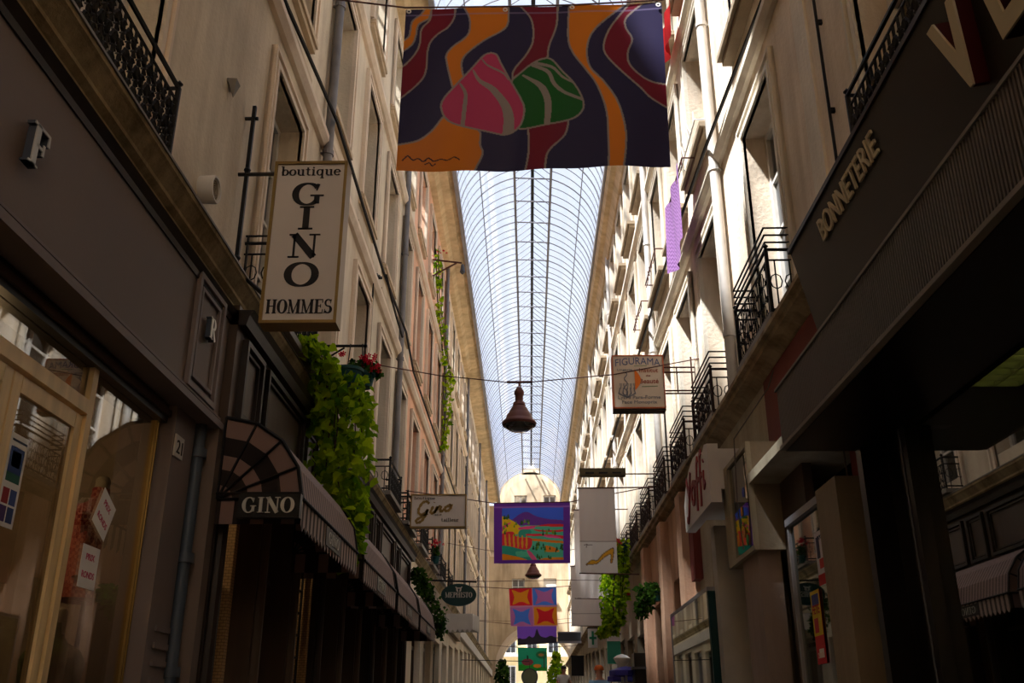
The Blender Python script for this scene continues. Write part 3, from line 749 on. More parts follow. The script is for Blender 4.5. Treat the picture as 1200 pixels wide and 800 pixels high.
m = MB(); m.tube([(-2.24, 6.245, 0), (-2.24, 6.245, 3.5)], .042, 12)
for z in (1.9, 2.6, 3.3): m.lathe((-2.24, 6.245, z), [(.05, -.03), (.062, -.03), (.062, .03), (.05, .03)], 12)
tag(m.build('drainpipe', M['pipeblue'], smooth=True), 'blue-grey drainpipe between two pilasters of the grey shopfront', 'drainpipe')
# room of this shop
m = MB(); m.box(-4.0, -2.61, 6.28, 6.32, 0, 4.4); m.box(-4.9, -4.85, -2, 6.3, 0, 4.4); struct(m.build('wall_shop', M['beigeD']))
# notices on the glass
def notice(y, z, w, h, lab, tilt=0.):
    c, sn = math.cos(tilt), math.sin(tilt)
    F = frame((-2.348, y, z), (0, c, sn), (0, -sn, c))
    m = MB(); m.fbox(F, -w/2, w/2, -h/2, h/2, 0, .002); r = tag(m.build('paper_notice', M['white']), lab, 'notice', 'notices taped to the shop window')
    m = MB(); sans(m, F, 'PRIX', 0, h*.16, h*.15, w*.5, .001, .0021, .02); sans(m, F, 'RONDS', 0, -h*.26, h*.15, w*.72, .001, .0021, .02)
    reg(r, m.build('lettering', M['pinkink'], r))
M['pinkink'] = paint('pink_ink', (190, 60, 100), .7, var=.04)
notice(5.215, 2.675, .20, .22, 'white PRIX RONDS notice stuck on the red gingham, tilted diamondwise', -.45)
notice(5.13, 2.375, .21, .22, 'lower white PRIX RONDS notice, hung straight below the tilted one')
# card stickers on the door pane
r = empty('sticker_sheet', (-2.35, 4.15, 2.5), 'strip of blue and white payment stickers on the oak door glass', 'sticker')
F = FL(-2.354, 4.17, 2.42)
part(MB().fbox(F, -.02, .14, 0, .42, 0, .002), 'backing', M['white'], r)
for (a, b, c, d, col) in ((0, .12, .24, .36, (30, 60, 120)), (.02, .10, .27, .34, (200, 214, 210)), (0, .12, .20, .245, (20, 90, 70)), (0, .055, .10, .17, (150, 30, 36)), (.065, .12, .10, .17, (60, 80, 140)), (0, .055, .02, .09, (70, 40, 100)), (.065, .12, .02, .09, (40, 60, 110)), (0, .13, .385, .395, (60, 70, 90))):
    part(MB().fbox(F, a, b, c, d, .002, .003), 'sticker', paint('sticker_ink', col, .6), r)

# clothes on forms behind the glass
def blob(name, mat, c, rx, ry, prof, parent=None, n=22, wob=.06, seed=1):
    """draped garment: stacked ovals with folds"""
    rn = random.Random(seed); ph = [rn.random()*6 for _ in range(3)]
    vs = []; cx, cy, cz = c
    for (z, k) in prof:
        for i in range(n):
            t = 2*PI*i/n; q = k*(1+wob*math.sin(5*t+ph[0]+z*3)+wob*.6*math.sin(9*t+ph[1]-z*5))
            vs.append((cx+rx*q*math.cos(t), cy+ry*q*math.sin(t), cz+z))
    fs = []
    for j in range(len(prof)-1):
        for i in range(n): fs.append((j*n+i, j*n+(i+1) % n, (j+1)*n+(i+1) % n, (j+1)*n+i))
    fs += [tuple(range(n-1, -1, -1)), tuple((len(prof)-1)*n+i for i in range(n))]
    m = MB(); m.add(vs, fs)
    return m.build(name, mat, parent, smooth=True)
def form(y, x, z, mat, lab, seed, low=None, fat=1.):
    r = empty('dress_form', (x, y, 0), lab, 'dress form')
    o = blob('garment', mat, (x, y, z), .15*fat, .20*fat, [(0, .9), (.12, .85), (.25, .72), (.38, .95), (.5, 1.05), (.56, .85), (.6, .4), (.63, .28), (.7, .26)], r, seed=seed); reg(r, o)
    m = MB()
    m.lathe((x, y, 0), [(.0, 0), (.16, 0), (.16, .02), (.015, .04), (.015, z)], 16); part(m, 'stand', M['black'], r, True)
    m = MB(); m.lathe((x, y, z+.64), [(.045, 0), (.045, .12), (.03, .14), (.0, .15)], 14); part(m, 'neck', M['beigeS'], r, True)
    for sy in (-1, 1):
        m = MB(); m.tube([(x, y+sy*.17, z+.5), (x+.03, y+sy*.22, z+.32), (x+.05, y+sy*.23, z+.12)], [.05, .055, .045], 10)
        part(m, 'sleeve', mat, r, True)
    if low:
        o = blob('skirt', low, (x, y, z-.55), .15, .20, [(0, 1.35), (.2, 1.2), (.4, .95), (.57, .75)], r, seed=seed+4); reg(r, o)
M['greeng'] = paint('green_brown_knit', (86, 92, 50), .9, var=.4, scale=(18, 18, 18))
M['pinkg'] = paint('dusty_pink_cloth', (140, 70, 74), .9, var=.1)
M['orang'] = paint('orange_scarf_cloth', (200, 110, 40), .9, var=.15)
form(6.0, -2.74, 2.30, M['gingham'], 'dress form in a red gingham blouse behind the notices', 3, None, 1.3)
form(5.46, -2.62, 1.42, M['greeng'], 'dress form in a mottled green garment low in the window', 9, M['greeng'])
form(4.55, -2.85, 2.2, M['pinkg'], 'dress form in dusty pink behind the oak door glass', 5, M['pinkg'])
o = blob('scarf', M['orang'], (-2.8, 4.5, 2.72), .17, .2, [(0, .8), (.08, 1.0), (.16, .6), (.2, .35)], None, seed=2); tag(o, 'orange scarf draped over the dusty pink dress form', 'scarf')
o = blob('red_garment', M['red'], (-2.75, 4.1, 1.3), .16, .3, [(0, 1.2), (.3, 1.0), (.6, .8), (.85, .9), (.95, .4)], None, seed=6); tag(o, 'dark red garment bulging low behind the oak door', 'garment')
m = MB(); m.lathe((-3.2, 5.0, 3.18), [(.0, 0), (.07, .0), (.07, .03), (.02, .06), (.02, .9)], 16)
r = empty('ceiling_spotlight', (-3.2, 5.0, 3.2), 'small warm spotlight glowing inside the grey shop', 'lamp')
part(m, 'housing', M['brass'], r, True)
part(MB().lathe((-3.2, 5.0, 3.175), [(.0, 0), (.06, 0)], 16), 'light_point', emit('warm_bulb', (255, 190, 90), 6), r)

# ================================================================== LEFT SHOP, dark timber front with barrel awnings
s = empty('shopfront', (-2.12, 11, 0), 'long dark brown timber shopfront under the striped barrel awnings', 'shopfront')
XS = -2.14
m = MB(); m.box(-2.5, XS, 6.47, 17.6, 3.55, 4.5); part(m, 'fascia', M['brownP'], s)
m = MB(); m.prismY([(-2.2, 4.34), (-2.08, 4.34), (-2.06, 4.42), (-2.03, 4.46), (-2.2, 4.46)], 6.47, 17.6); m.box(-2.2, -2.07, 6.47, 17.6, 3.52, 3.58); part(m, 'cornice_moulding', M['brownD'], s)
F = FL(XS, 0, 0); y = 6.62; i = 0
while y < 17.2:
    w = (.5, 1.35)[i % 2]
    m = MB(); m.frame_rect(F, y, y+w, 3.66, 4.28, .04, .05); m.frame_rect(F, y+.06, y+w-.06, 3.72, 4.22, .02, .025); part(m, 'raised_panel', M['brownD'], s)
    y += w+.14; i += 1
# columns between openings
for k, y in enumerate((6.5, 7.62, 8.75, 9.9, 11.05, 12.2, 13.35, 14.5, 15.65, 16.8)):
    m = MB(); m.box(-2.45, XS, y, y+.16, 0, 3.55); m.box(-2.45, XS+.04, y-.02, y+.18, 0, .5); m.box(-2.45, XS+.04, y-.02, y+.18, 3.3, 3.55)
    m.tube([(XS+.01, y+.08, .5), (XS+.01, y+.08, 3.3)], .05, 10)
    part(m, 'column', M['brownP'] if k % 3 else M['brownD'], s)
m = MB()
for a, b in ((7.8, 8.74), (9.92+.16, 11.04), (12.36, 13.34), (14.66, 15.64)): m.box(-2.37, -2.36, a, b, .4, 3.4)
part(m, 'shop_window', M['shopglass'], s)
m = MB()
for a, b in ((7.8, 8.74), (10.08, 11.04), (12.36, 13.34), (14.66, 15.64)): m.box(-2.42, -2.32, a, b, 0, .4); m.box(-2.40, -2.33, a, b, 2.75, 2.8)
part(m, 'stall_riser', M['brownD'], s)
# openwork iron grille
m = MB()
for i in range(5): y = 8.95+i*.22; m.box(-2.30, -2.28, y-.012, y+.012, 0, 3.3)
for j in range(16): m.box(-2.298, -2.282, 8.95, 9.83, .1+j*.21-.01, .1+j*.21+.01)
part(m, 'iron_grille', M['iron'], s)
for i, (y, x0, x1) in enumerate(((7.32, -4.6, -2.25), (9.86, -4.6, -2.2), (14.6, -4.6, -2.42))):
    struct(MB().box(x0, x1, y, y+.08, 0, 4.4).build('wall_shop', M['tan']))
o = blob('hanging_coat', M['red'], (-2.46, 7.12, 1.35), .12, .15, [(0, 1.2), (.3, 1.1), (.7, 1.0), (1.05, 1.1), (1.3, .9), (1.38, .35)], None, seed=8); tag(o, 'red coat hanging in the doorway beneath the GINO board', 'coat')

# awnings: quarter-barrel canopies
def awning(y0, y1, i, lab):
    r = empty('awning', (-2.12, y0, 3.02), lab, 'awning', 'awnings over the dark timber shopfront')
    cx, cz, R = -2.12, 3.02, .58; n = 4
    A = [PI/2*k/n for k in range(n+1)]
    pr = [(cx+R*math.cos(a), cz+R*math.sin(a)) for a in A]
    m = MB()
    for p, q in zip(pr, pr[1:]): m.quad((p[0], y0, p[1]), (p[0], y1, p[1]), (q[0], y1, q[1]), (q[0], y0, q[1]))
    part(m, 'canopy', M['awning'], r)
    for yy in (y0, y1):
        o = None
        for j, (r0, r1) in enumerate(((0, .1), (.1, .21), (.21, .31), (.31, .44), (.44, .575))):
            m = MB()
            for a, b in zip(A, A[1:]):
                m.quad((cx+r0*math.cos(a), yy, cz+r0*math.sin(a)), (cx+r1*math.cos(a), yy, cz+r1*math.sin(a)), (cx+r1*math.cos(b), yy, cz+r1*math.sin(b)), (cx+r0*math.cos(b), yy, cz+r0*math.sin(b)))
            mt = M['awnM'] if j % 2 == 0 else M['awnD']
            if o is None: o = part(m, 'side_panel', mt, r)
            else: q = m.build('stripe', mt, o); reg(o, q)
        m = MB()
        for a in A: m.tube([(cx, yy-.01, cz), (cx+R*math.cos(a), yy-.01, cz+R*math.sin(a))], .010, 5)
        for a, b in zip(A, A[1:]): m.tube([(cx+R*math.cos(a), yy-.005, cz+R*math.sin(a)), (cx+R*math.cos(b), yy-.005, cz+R*math.sin(b))], .014, 6)
        part(m, 'frame_rib', M['iron'], r)
        # striped end skirt
        m = MB(); m.box(cx, cx+R, yy-.003, yy+.003, cz-.17, cz); q = part(m, 'end_skirt', M['awnD'], r)
        m = MB()
        for k in range(3): m = MB(); m.box(cx+.03+k*.21, cx+.12+k*.21, yy-.006, yy-.0035, cz-.17, cz-.002); reg(q, m.build('stripe', M['awnM'], q))
    m = MB(); n2 = int((y1-y0)/.11); xx = cx+R+.003
    for k in range(n2):
        a = y0+(y1-y0)*k/n2; b = y0+(y1-y0)*(k+1)/n2; c = (a+b)/2
        m.add([(xx, a, cz), (xx, b, cz), (xx, b, cz-.17), (xx, c, cz-.22), (xx, a, cz-.17)], [(0, 1, 2, 3, 4)])
    part(m, 'valance', M['valance'], r)
    m = MB(); m.tube([(xx+.005, y0, cz), (xx+.005, y1, cz)], .012, 6); part(m, 'front_bar', M['iron'], r)
    F = FL(xx+.004, (y0+y1)/2, cz-.165)
    m = MB(); m.fbox(F, -.3, .3, 0, .14, 0, .004); q = part(m, 'name_patch', M['black'], r)
    m = MB(); serif_text(m, F, 'GINO', 0, .03, .085, .003, .42, .0045); reg(q, m.build('lettering', M['letterG'], q))
M['valance'] = stripe_mat('striped_valance_cloth', (176, 156, 146), (62, 50, 46), 1, 8.5, .55)
awning(6.40, 8.62, 0, 'nearest striped barrel awning, beside the GINO board')
awning(9.0, 11.25, 1, 'second striped barrel awning, just past the hanging lime vine')
awning(11.5, 13.7, 2, 'third striped barrel awning along the dark timber front')
awning(13.95, 16.2, 3, 'farthest striped barrel awning, next to the ivy bush')
r = empty('name_board', (-1.73, 6.3, 2.95), 'black board reading GINO hung on the end of the nearest awning', 'sign')
part(MB().box(-1.935, -1.52, 6.27, 6.33, 2.87, 3.03), 'board', M['black'], r)
m = MB(); serif_text(m, FY(-1.73, 6.27, 2.9), 'GINO', 0, 0, .105, .008, .35); part(m, 'lettering', M['letterG'], r)
m = MB(); m.tube([(-2.1, 6.3, 3.04), (-1.52, 6.3, 3.04)], .008, 6); part(m, 'hanging_rod', M['iron'], r)

# ================================================================== LEFT HANGING SIGNS
r = empty('hanging_sign', (-1.57, 6.05, 4.14), 'tall white sign box reading boutique GINO HOMMES, brass framed', 'sign')
x0, x1, z0, z1, ya, yb = -1.845, -1.31, 4.15, 5.44, 6.0, 6.14
part(MB().box(x0+.01, x1-.01, ya+.004, yb-.004, z0+.01, z1-.01), 'panel', M['face'], r)
m = MB()
for q in ((x0, x1, z0, z0+.022), (x0, x1, z1-.022, z1), (x0, x0+.022, z0+.02, z1-.02), (x1-.022, x1, z0+.02, z1-.02)): m.box(q[0], q[1], ya-.01, yb+.01, q[2], q[3])
m.box(x0+.02, x1-.02, ya, yb, z0-.002, z0+.02); part(m, 'brass_frame', M['brass'], r)
F = FY((x0+x1)/2, ya+.004, 0); m = MB()
serif_text(m, F, 'boutique', 0, 5.325, .075, .006, .44)
for c, z in zip('GINO', (5.075, 4.88, 4.655, 4.43)): serif_text(m, F, c, 0, z, .185, .006, {'I': .13, 'G': .25, 'N': .235, 'O': .26}[c])
serif_text(m, F, 'HOMMES', 0, 4.225, .105, .006, .46)
part(m, 'lettering', M['ink'], r)
m = MB(); m.box(-2.295, -2.265, 6.665, 6.695, 4.75, 6.42)
for z in (5.62, 5.6-.0): pass
m.tube([(-2.36, 6.68, 6.3), (-2.24, 6.68, 6.3)], .016, 6); m.tube([(-2.36, 6.68, 5.76), (-2.24, 6.68, 5.76)], .016, 6)
m.tube([(-2.28, 6.68, 5.76), (-1.845, 6.1, 5.40)], .016, 6); m.tube([(-2.28, 6.68, 4.9), (-1.845, 6.1, 4.4)], .016, 6)
for z in (5.0, 5.8): m.lathe((-2.28, 6.68, z), [(.02, -.02), (.03, 0), (.02, .02)], 8)
part(m, 'bracket', M['iron'], r)

r = empty('hanging_sign', (-1.5, 16, 4.65), 'white sign with gold script Gino, boutique and tailleur', 'sign')
x0, x1, z0, z1, ya, yb = -1.995, -1.05, 4.655, 5.225, 16.0, 16.12
part(MB().box(x0+.01, x1-.01, ya+.004, yb-.004, z0+.01, z1-.01), 'panel', M['face'], r)
m = MB()
for q in ((x0, x1, z0, z0+.025), (x0, x1, z1-.02, z1), (x0, x0+.02, z0+.02, z1-.02), (x1-.02, x1, z0+.02, z1-.02)): m.box(q[0], q[1], ya-.012, yb+.01, q[2], q[3])
part(m, 'brass_frame', M['brass'], r)
F = FY((x0+x1)/2, ya+.004, 0); m = MB()
serif_text(m, F, 'boutique', -.24, 5.135, .05, .006, .36)
sans(m, F, 'Tissus', -.03, 4.865, .03, .17, .006)
serif_text(m, F, 'tailleur', .2, 4.76, .06, .006, .30)
part(m, 'lettering', M['ink'], r)
m = MB(); w = .046
def scr(pts): m.ribbon(F, [(x, y, w*(.6+.5*abs(math.sin(i*.9)))) for i, (x, y) in enumerate(smooth_poly(pts, False, 5))], 0, 0, 1, .006)
scr([(-.16, 5.06), (-.20, 5.10), (-.27, 5.08), (-.33, 4.98), (-.33, 4.90), (-.27, 4.88), (-.20, 4.93), (-.18, 4.97), (-.22, 4.86), (-.28, 4.77), (-.35, 4.74), (-.37, 4.78), (-.30, 4.83), (-.18, 4.90)])
scr([(-.09, 5.02), (-.13, 4.92), (-.10, 4.90), (-.05, 4.94)]); scr([(-.075, 5.08), (-.07, 5.09)])
scr([(-.02, 5.02), (-.06, 4.91), (0, 5.0), (.04, 5.01), (.03, 4.95), (.05, 4.93), (.10, 4.97)])
scr([(.18, 5.03), (.12, 5.0), (.11, 4.95), (.16, 4.94), (.21, 5.0), (.18, 5.04), (.24, 5.03)])
part(m, 'script_lettering', M['brass'], r)
m = MB(); m.tube([(XL, 16.06, 5.2), (x0, 16.06, 5.2)], .018, 6); m.tube([(XL, 16.06, 5.1), (x0, 16.06, 5.1)], .012, 6); m.tube([(XL, 16.06, 4.82), (x0, 16.06, 4.70)], .014, 6)
part(m, 'bracket', M['iron'], r)

r = empty('oval_sign', (-1.3, 18, 3.6), 'dark green oval sign reading MEPHISTO on a bar', 'sign')
m = MB(); n = 36; pr = [(-1.295+.325*math.cos(2*PI*k/n), 3.805+.20*math.sin(2*PI*k/n)) for k in range(n)]; m.prismY(pr, 18.0, 18.06); part(m, 'board', M['dkgreen'], r)
F = FY(-1.295, 18.0, 0); m = MB(); serif_text(m, F, 'MEPHISTO', 0, 3.755, .095, .006, .50)
part(m, 'lettering', M['offwhite'], r)
m = MB()
for sx in (-1, 1): m.ribbon(F, [(sx*.062, 3.95, .012), (sx*.035, 3.925, .03), (sx*.03, 3.88, .03), (sx*.012, 3.865, .02)], 0, 0, 1, .006)
m.ribbon(F, [(-.04, 3.925, .02), (.04, 3.925, .02)], 0, 0, 1, .006); part(m, 'emblem', M['offwhite'], r)
m = MB(); m.tube([(XL, 18.03, 4.09), (-.97, 18.03, 4.04)], .018, 6); m.tube([(-1.5, 18.03, 4.06), (-1.5, 18.03, 3.96)], .01, 5); m.tube([(-1.1, 18.03, 4.05), (-1.1, 18.03, 3.96)], .01, 5); part(m, 'hanging_bar', M['iron'], r)

# ---- wall fittings
def vent():
    r = empty('wall_vent', (XL, 5.95, 5.18), 'round white wall vent above the ledge, left of the tall sign', 'vent')
    part(MB().lathe((XL+.0, 5.95, 5.18), [(.10, 0), (.105, .10), (.10, .115), (.085, .115), (.08, .09)], 24, 'x'), 'rim', M['offwhite'], r, True)
    m = MB().lathe((XL+.07, 5.95, 5.18), [(.0, .03), (.03, .02), (.08, .015)], 24, 'x')
    for k in range(4): m.lathe((XL+.085, 5.95, 5.18), [(.02+k*.016, 0), (.02+k*.016, .016), (.026+k*.016, .016), (.026+k*.016, 0)], 24, 'x')
    part(m, 'grille', M['sill'], r)
vent()
m = MB(); m.add([(XL, 6.16, 6.32), (XL, 6.30, 6.32), (XL+.04, 6.23, 6.18), (XL+.07, 6.18, 6.33), (XL+.07, 6.28, 6.33)], [(0, 3, 2), (1, 2, 4), (3, 4, 2), (0, 1, 4, 3)])
tag(m.build('wall_hook', M['lead']), 'small grey metal bracket stub on the bare left wall', 'bracket')

def pipe(X, y, z0, z1, r, mat, lab, grp):
    s = 1 if X < 0 else -1; x = X+s*(r+.03)
    e = empty('drainpipe', (x, y, z0), lab, 'drainpipe', grp)
    part(MB().tube([(x, y, z0), (x, y, z1)], r, 12), 'pipe', mat, e, True)
    z = z0+.8
    while z < z1: m = MB(); m.lathe((x, y, z), [(r, -.03), (r+.012, -.03), (r+.012, .03), (r, .03)], 12); m.box(*sorted((X, x)), y-.015, y+.015, z-.01, z+.01); z += 2.1; part(m, 'collar', mat, e)
gl = 'drainpipes on the left facade'; gr = 'drainpipes on the right facade'
for i, (y, r) in enumerate(((9.28, .055), (15.9, .05), (24.7, .05), (34.5, .05), (43.6, .05), (51, .05))):
    pipe(XL, y, 4.75, 13.9, r, M['zinc'], ['grey drainpipe rising right behind the tall white sign', 'grey drainpipe at the end of the beige house on the left', 'drainpipe with a creeper on it, on the orange house', 'drainpipe at the far end of the ochre house', 'thin far drainpipe, nearest of the two on the sand-coloured left wall', 'farthest drainpipe on the left wall near the archway'][i], gl)
for i, (y, r) in enumerate(((9.7, .06), (15.6, .065), (23.6, .06), (32, .06), (42, .06))):
    pipe(XR, y, 4.75, 13.6, r, M['zincR'], ['pale drainpipe beside the first open balcony on the right', 'pale drainpipe left of the lilac cloth on the right wall', 'third pale drainpipe on the right wall, past the orange-trimmed sign', 'fourth pale drainpipe far along the right wall', 'farthest pale drainpipe on the right wall'][i], gr)
def cable(pts, lab, r=.014, mat='cable', name='cable', sag=0, tiesX=None, grp=None):
    P = []
    for a, b in zip(pts, pts[1:]):
        n = 10
        for k in range(n): t = k/n; P.append((a[0]+(b[0]-a[0])*t, a[1]+(b[1]-a[1])*t, a[2]+(b[2]-a[2])*t-sag*4*t*(1-t)))
    P.append(pts[-1]); m = MB(); m.tube(P, r, 6)
    if tiesX is not None:
        for p in P[::3]: m.box(*sorted((tiesX, p[0]+.01)), p[1]-.012, p[1]+.012, p[2]-.02, p[2]+.02)
    return tag(m.build(name, M[mat]), lab, 'cable', grp)
cable([(XL+.05, -2, 7.93), (XL+.05, 4, 7.96), (XL+.05, 7.1, 8.0), (XL+.17, 9.28, 8.06), (XL+.09, 13.5, 8.2), (XL+.16, 15.9, 8.17), (XL+.06, 18, 8.16), (XL+.05, 30, 8.3)], 'thick black cable slung along the left wall past the drainpipes', .022)
cable([(XL+.05, 13.6, 8.15), (XL+.05, 12.9, 7.9), (XL+.05, 12.9, 5.2)], 'thin cable dropping from the thick one to the flowerpots', .014, tiesX=XL)
cable([(XL+.12, 13.6, 8.2), (XL+.15, 14.2, 8.0), (XL+.10, 15, 8.1), (XL+.14, 15.6, 7.95)], 'tangle of loose cable ends hanging near the second left drainpipe', .02)
cable([(XR-.05, -2, 7.95), (XR-.05, 7.2, 7.97), (XR-.18, 9.7, 7.93), (XR-.2, 12.2, 8.05), (XR-.2, 20, 8.1), (XR-.2, 30, 8.2)], 'thick black cable slung along the right wall string course', .022)
cable([(XR-.04, 5.95, 10.7), (XR-.04, 5.98, 8), (XR-.04, 6.0, 5.3), (XR-.04, 6.0, 4.8)], 'thin cable clipped upright beside the near right window', .012, tiesX=XR)
struct(MB().box(XR-.02, XR, 6.3, 6.6, 4.74, 7.72).build('trim_50', M['mouldR']))

# ---- balconies
def railing(side, y0, y1, zt, off, extra, lab, grp, dense=.11, th=1.):
    s = 1 if side == 'L' else -1; X = XL if s > 0 else XR; xo = X+s*off; zb = 4.78
    r = empty('balcony_railing', (xo, y0, zb), lab, 'railing', grp)
    mt = M['iron'] if not extra or y0 < 8 else M['ironB']
    m = MB()
    def loop(z, rr=.012): m.tube([(X, y0, z), (xo, y0, z), (xo, y1, z), (X, y1, z)], rr, 5)
    loop(zt, .016); loop(zb+.04, .012); loop(zt-.10, .010)
    for k in range(extra): loop(zt+.07*(k+1), .010)
    if extra:
        for y in (y0, y1): m.tube([(X+s*.02, y, zb), (X+s*.02, y, zt+.07*extra)], .012, 5)
    for y in (y0, y1): m.tube([(xo, y, zb), (xo, y, zt)], .018, 6); m.lathe((xo, y, zt+.03), [(0, -.03), (.025, 0), (0, .03)], 8)
    part(m, 'rail', mt, r)
    m = MB(); n = max(3, int((y1-y0)/dense)); h = zt-.10-zb
    for k in range(n):
        y = y0+(y1-y0)*(k+.5)/n
        m.tube([(xo, y, zb), (xo, y, zt-.1)], .007*th, 4, False)
        q = (y1-y0)/n*.42
        for c, rr in ((.2, 1), (.5, 1.1), (.8, 1)):
            zc = zb+h*c; sg = 1 if k % 2 else -1
            m.tube([(xo, y+q*rr*math.cos(t), zc+sg*q*rr*1.2*math.sin(t)) for t in [PI*2*i/8 for i in range(8)]], .006*th, 4, False)
        m.tube([(xo, y-q, zb+h*.35), (xo, y+q*.2, zb+h*.42), (xo, y+q, zb+h*.35)], .006, 4, False)
        m.tube([(xo, y-q, zb+h*.65), (xo, y, zb+h*.72), (xo, y+q, zb+h*.65)], .006, 4, False)
    for k in range(2):
        x = X+s*off*(k+.5)/2
        for y in (y0, y1): m.tube([(x, y, zb), (x, y, zt-.1)], .007, 4, False); m.tube([(x+.05*math.cos(t), y, (zb+zt)/2+.07*math.sin(t)) for t in [PI*2*i/8 for i in range(9)]], .006, 4, False)
    part(m, 'scrollwork', mt, r)
    m = MB(); m.box(*sorted((X, xo+s*.03)), y0-.04, y1+.04, 4.72, 4.78); part(m, 'base_strip', M['lead'], r)
gL = 'balcony railings on the left ledge'; gR = 'balcony railings on the right ledge'
railing('L', 2.6, 4.98, 5.34, .15, 0, 'dense black ornate railing at top left above the grey fascia', gL, .075, 1.6)
railing('L', 7.05, 8.6, 5.32, .28, 1, 'black railing half hidden behind the tall white sign', gL)
railing('R', 3.5, 5.35, 5.50, .15, 0, 'dense black ornate railing at top right above the dark sign', gR, .075, 1.6)
nm = ['first railing with four bars, right of the pale drainpipe above the ledge', 'second barred railing on the right, below the open balconies bend', 'third barred railing on the right, below the orange-trimmed sign', 'fourth railing on the right ledge', 'fifth railing on the right ledge', 'sixth railing on the right ledge', 'seventh railing on the right ledge', 'eighth railing on the right ledge', 'ninth railing on the right ledge']
ys = [(7.35, 8.65)]+[(y-.05, y+WR+.05) for y in RY[2:10]]
for (a, b), l in zip(ys, nm): railing('R', a, b, 5.38 if a < 8 else 5.30, .25, 3, l, gR, .15, .8)
for y, l in zip(LY[4:10], ('railing on the left ledge by the red geranium pots', 'low railing beside the gold script sign bracket', 'railing behind the gold script sign', 'railing with red flowers above the green oval sign', 'far railing past the green oval sign on the left', 'farthest railing on the left ledge, nearest the archway')):
    railing('L', y-.1, y+WL+.1, 5.25, .3, 0, l, gL, .13)

# ================================================================== RIGHT SHOP with the dark sign box
s = empty('sign_box', (1.8, 2, 3.1), 'long dark sign box with cream VE and BONNETERIE lettering over a ribbed band', 'sign')
y0, y1 = -2.0, 5.3
Fs = frame((1.73, 0, 3.76), (0, -1, 0), (-.11, 0, .54)); sgh = math.hypot(.11, .54)
m = MB(); m.prismY([(1.47, 3.07), (1.47, 3.37), (1.75, 3.75), (1.64, 4.28), (2.19, 4.28), (2.19, 3.6), (2.0, 3.6), (2.0, 3.07)], y0, y1-.01); part(m, 'carcass', M['black'], s)
m = MB(); m.prismY([(1.73, 3.76), (1.62, 4.30), (1.64, 4.30), (1.75, 3.76)], y0, y1-.02); m.prismY([(1.61, 4.29), (1.61, 4.32), (2.2, 4.32), (2.2, 4.29)], y0, y1); part(m, 'sign_face', M['blackS'], s)
m = MB(); m.prismY([(1.452, 3.06), (1.452, 3.40), (1.47, 3.40), (1.47, 3.06)], y0, y1)
yy = y0
while yy < y1-.02: m.box(1.444, 1.452, yy, yy+.011, 3.065, 3.395); yy += .022
part(m, 'ribbed_band', M['rib'], s)
m = MB(); m.box(1.435, 1.475, y0, y1+.005, 3.045, 3.065); m.box(1.438, 1.475, y0, y1+.005, 3.395, 3.41); part(m, 'edge_trim', M['lead'], s)
m = MB(); m.box(1.47, 2.0, y0, y1, 3.04, 3.065); m.box(2.0, 2.2, 4.8, y1, 3.04, 3.065); m.box(1.99, 2.05, y0, 4.8, 3.12, 3.16); part(m, 'soffit', M['black'], s)
m = MB(); sans(m, Fs, 'BONNETERIE', -4.30, .34, .125, .90, .012, .002, .006); o = part(m, 'lettering', M['gold'], s); o['label'] = 'small cream word BONNETERIE'
for c, yc, w in (('V', 2.96, .23), ('E', 2.62, .17)):
    m = MB(); sans(m, Fs, c, -yc, .065, .32, w, .06, .0, .03); o = part(m, 'letter_body', M['darkred'], s)
    m = MB(); sans(m, Fs, c, -yc, .065, .32, w, .010, .06, .03); q = m.build('letter_face', M['gold'], o); reg(o, q); o['label'] = 'large cream letter %s with dark red sides' % c
s = empty('shopfront', (2.0, 2, 0), 'black-framed shopfront with large dark window under the sign box, nearest on the right', 'shopfront')
m = MB(); m.box(2.0, 2.2, 4.86, 5.3, 0, 3.04); m.box(1.95, 2.06, 4.80, 4.9, 0, 3.04); m.box(1.86, 2.2, 5.22, 5.3, 0, 3.04); part(m, 'frame', M['black'], s)
m = MB(); m.box(1.945, 1.952, 4.86, 4.875, 0, 3.04); part(m, 'metal_strip', M['steel'], s)
part(MB().box(2.02, 2.03, -2, 4.8, .4, 3.12), 'shop_window', M['shopglass'], s)
part(MB().box(1.98, 2.1, -2, 4.8, 0, .4), 'stall_riser', M['black'], s)
struct(MB().box(2.2, 2.35, -2, 5.3, 3.62, 4.6).build('wall_right', M['redwall']))
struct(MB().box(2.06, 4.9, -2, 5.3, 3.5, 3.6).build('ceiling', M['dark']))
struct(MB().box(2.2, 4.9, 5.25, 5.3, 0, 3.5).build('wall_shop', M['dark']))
r = empty('ceiling_light', (2.7, 4.4, 3.45), 'greenish louvred fluorescent light inside the dark shop at right', 'lamp')
part(MB().box(2.53, 2.83, 3.3, 5.24, 3.44, 3.5), 'housing', M['offwhite'], r)
M['tubeglow'] = emit('fluorescent_diffuser', (200, 214, 96), 1.5)
part(MB().box(2.55, 2.81, 3.32, 5.22, 3.43, 3.44), 'diffuser', M['tubeglow'], r)
m = MB()
for k in range(20): m.box(2.54, 2.82, 3.32+k*.1, 3.325+k*.1, 3.395, 3.43)
m.box(2.54, 2.545, 3.3, 5.24, 3.395, 3.44); m.box(2.815, 2.82, 3.3, 5.24, 3.395, 3.44); m.box(2.678, 2.683, 3.3, 5.24, 3.395, 3.43)
part(m, 'louvre', M['steelL'], r)
form(4.1, 2.6, 1.7, M['beigeD'], 'dress form in beige-brown behind the dark right window', 12)
r = empty('pendant_lamp', (2.9, 4.95, 2.6), 'small glass pendant with brass cap inside the dark right shop', 'lamp')
m = MB(); m.tube([(2.75, 4.9, 3.44), (2.75, 4.9, 3.2)], .006, 5); part(m, 'cord', M['iron'], r)
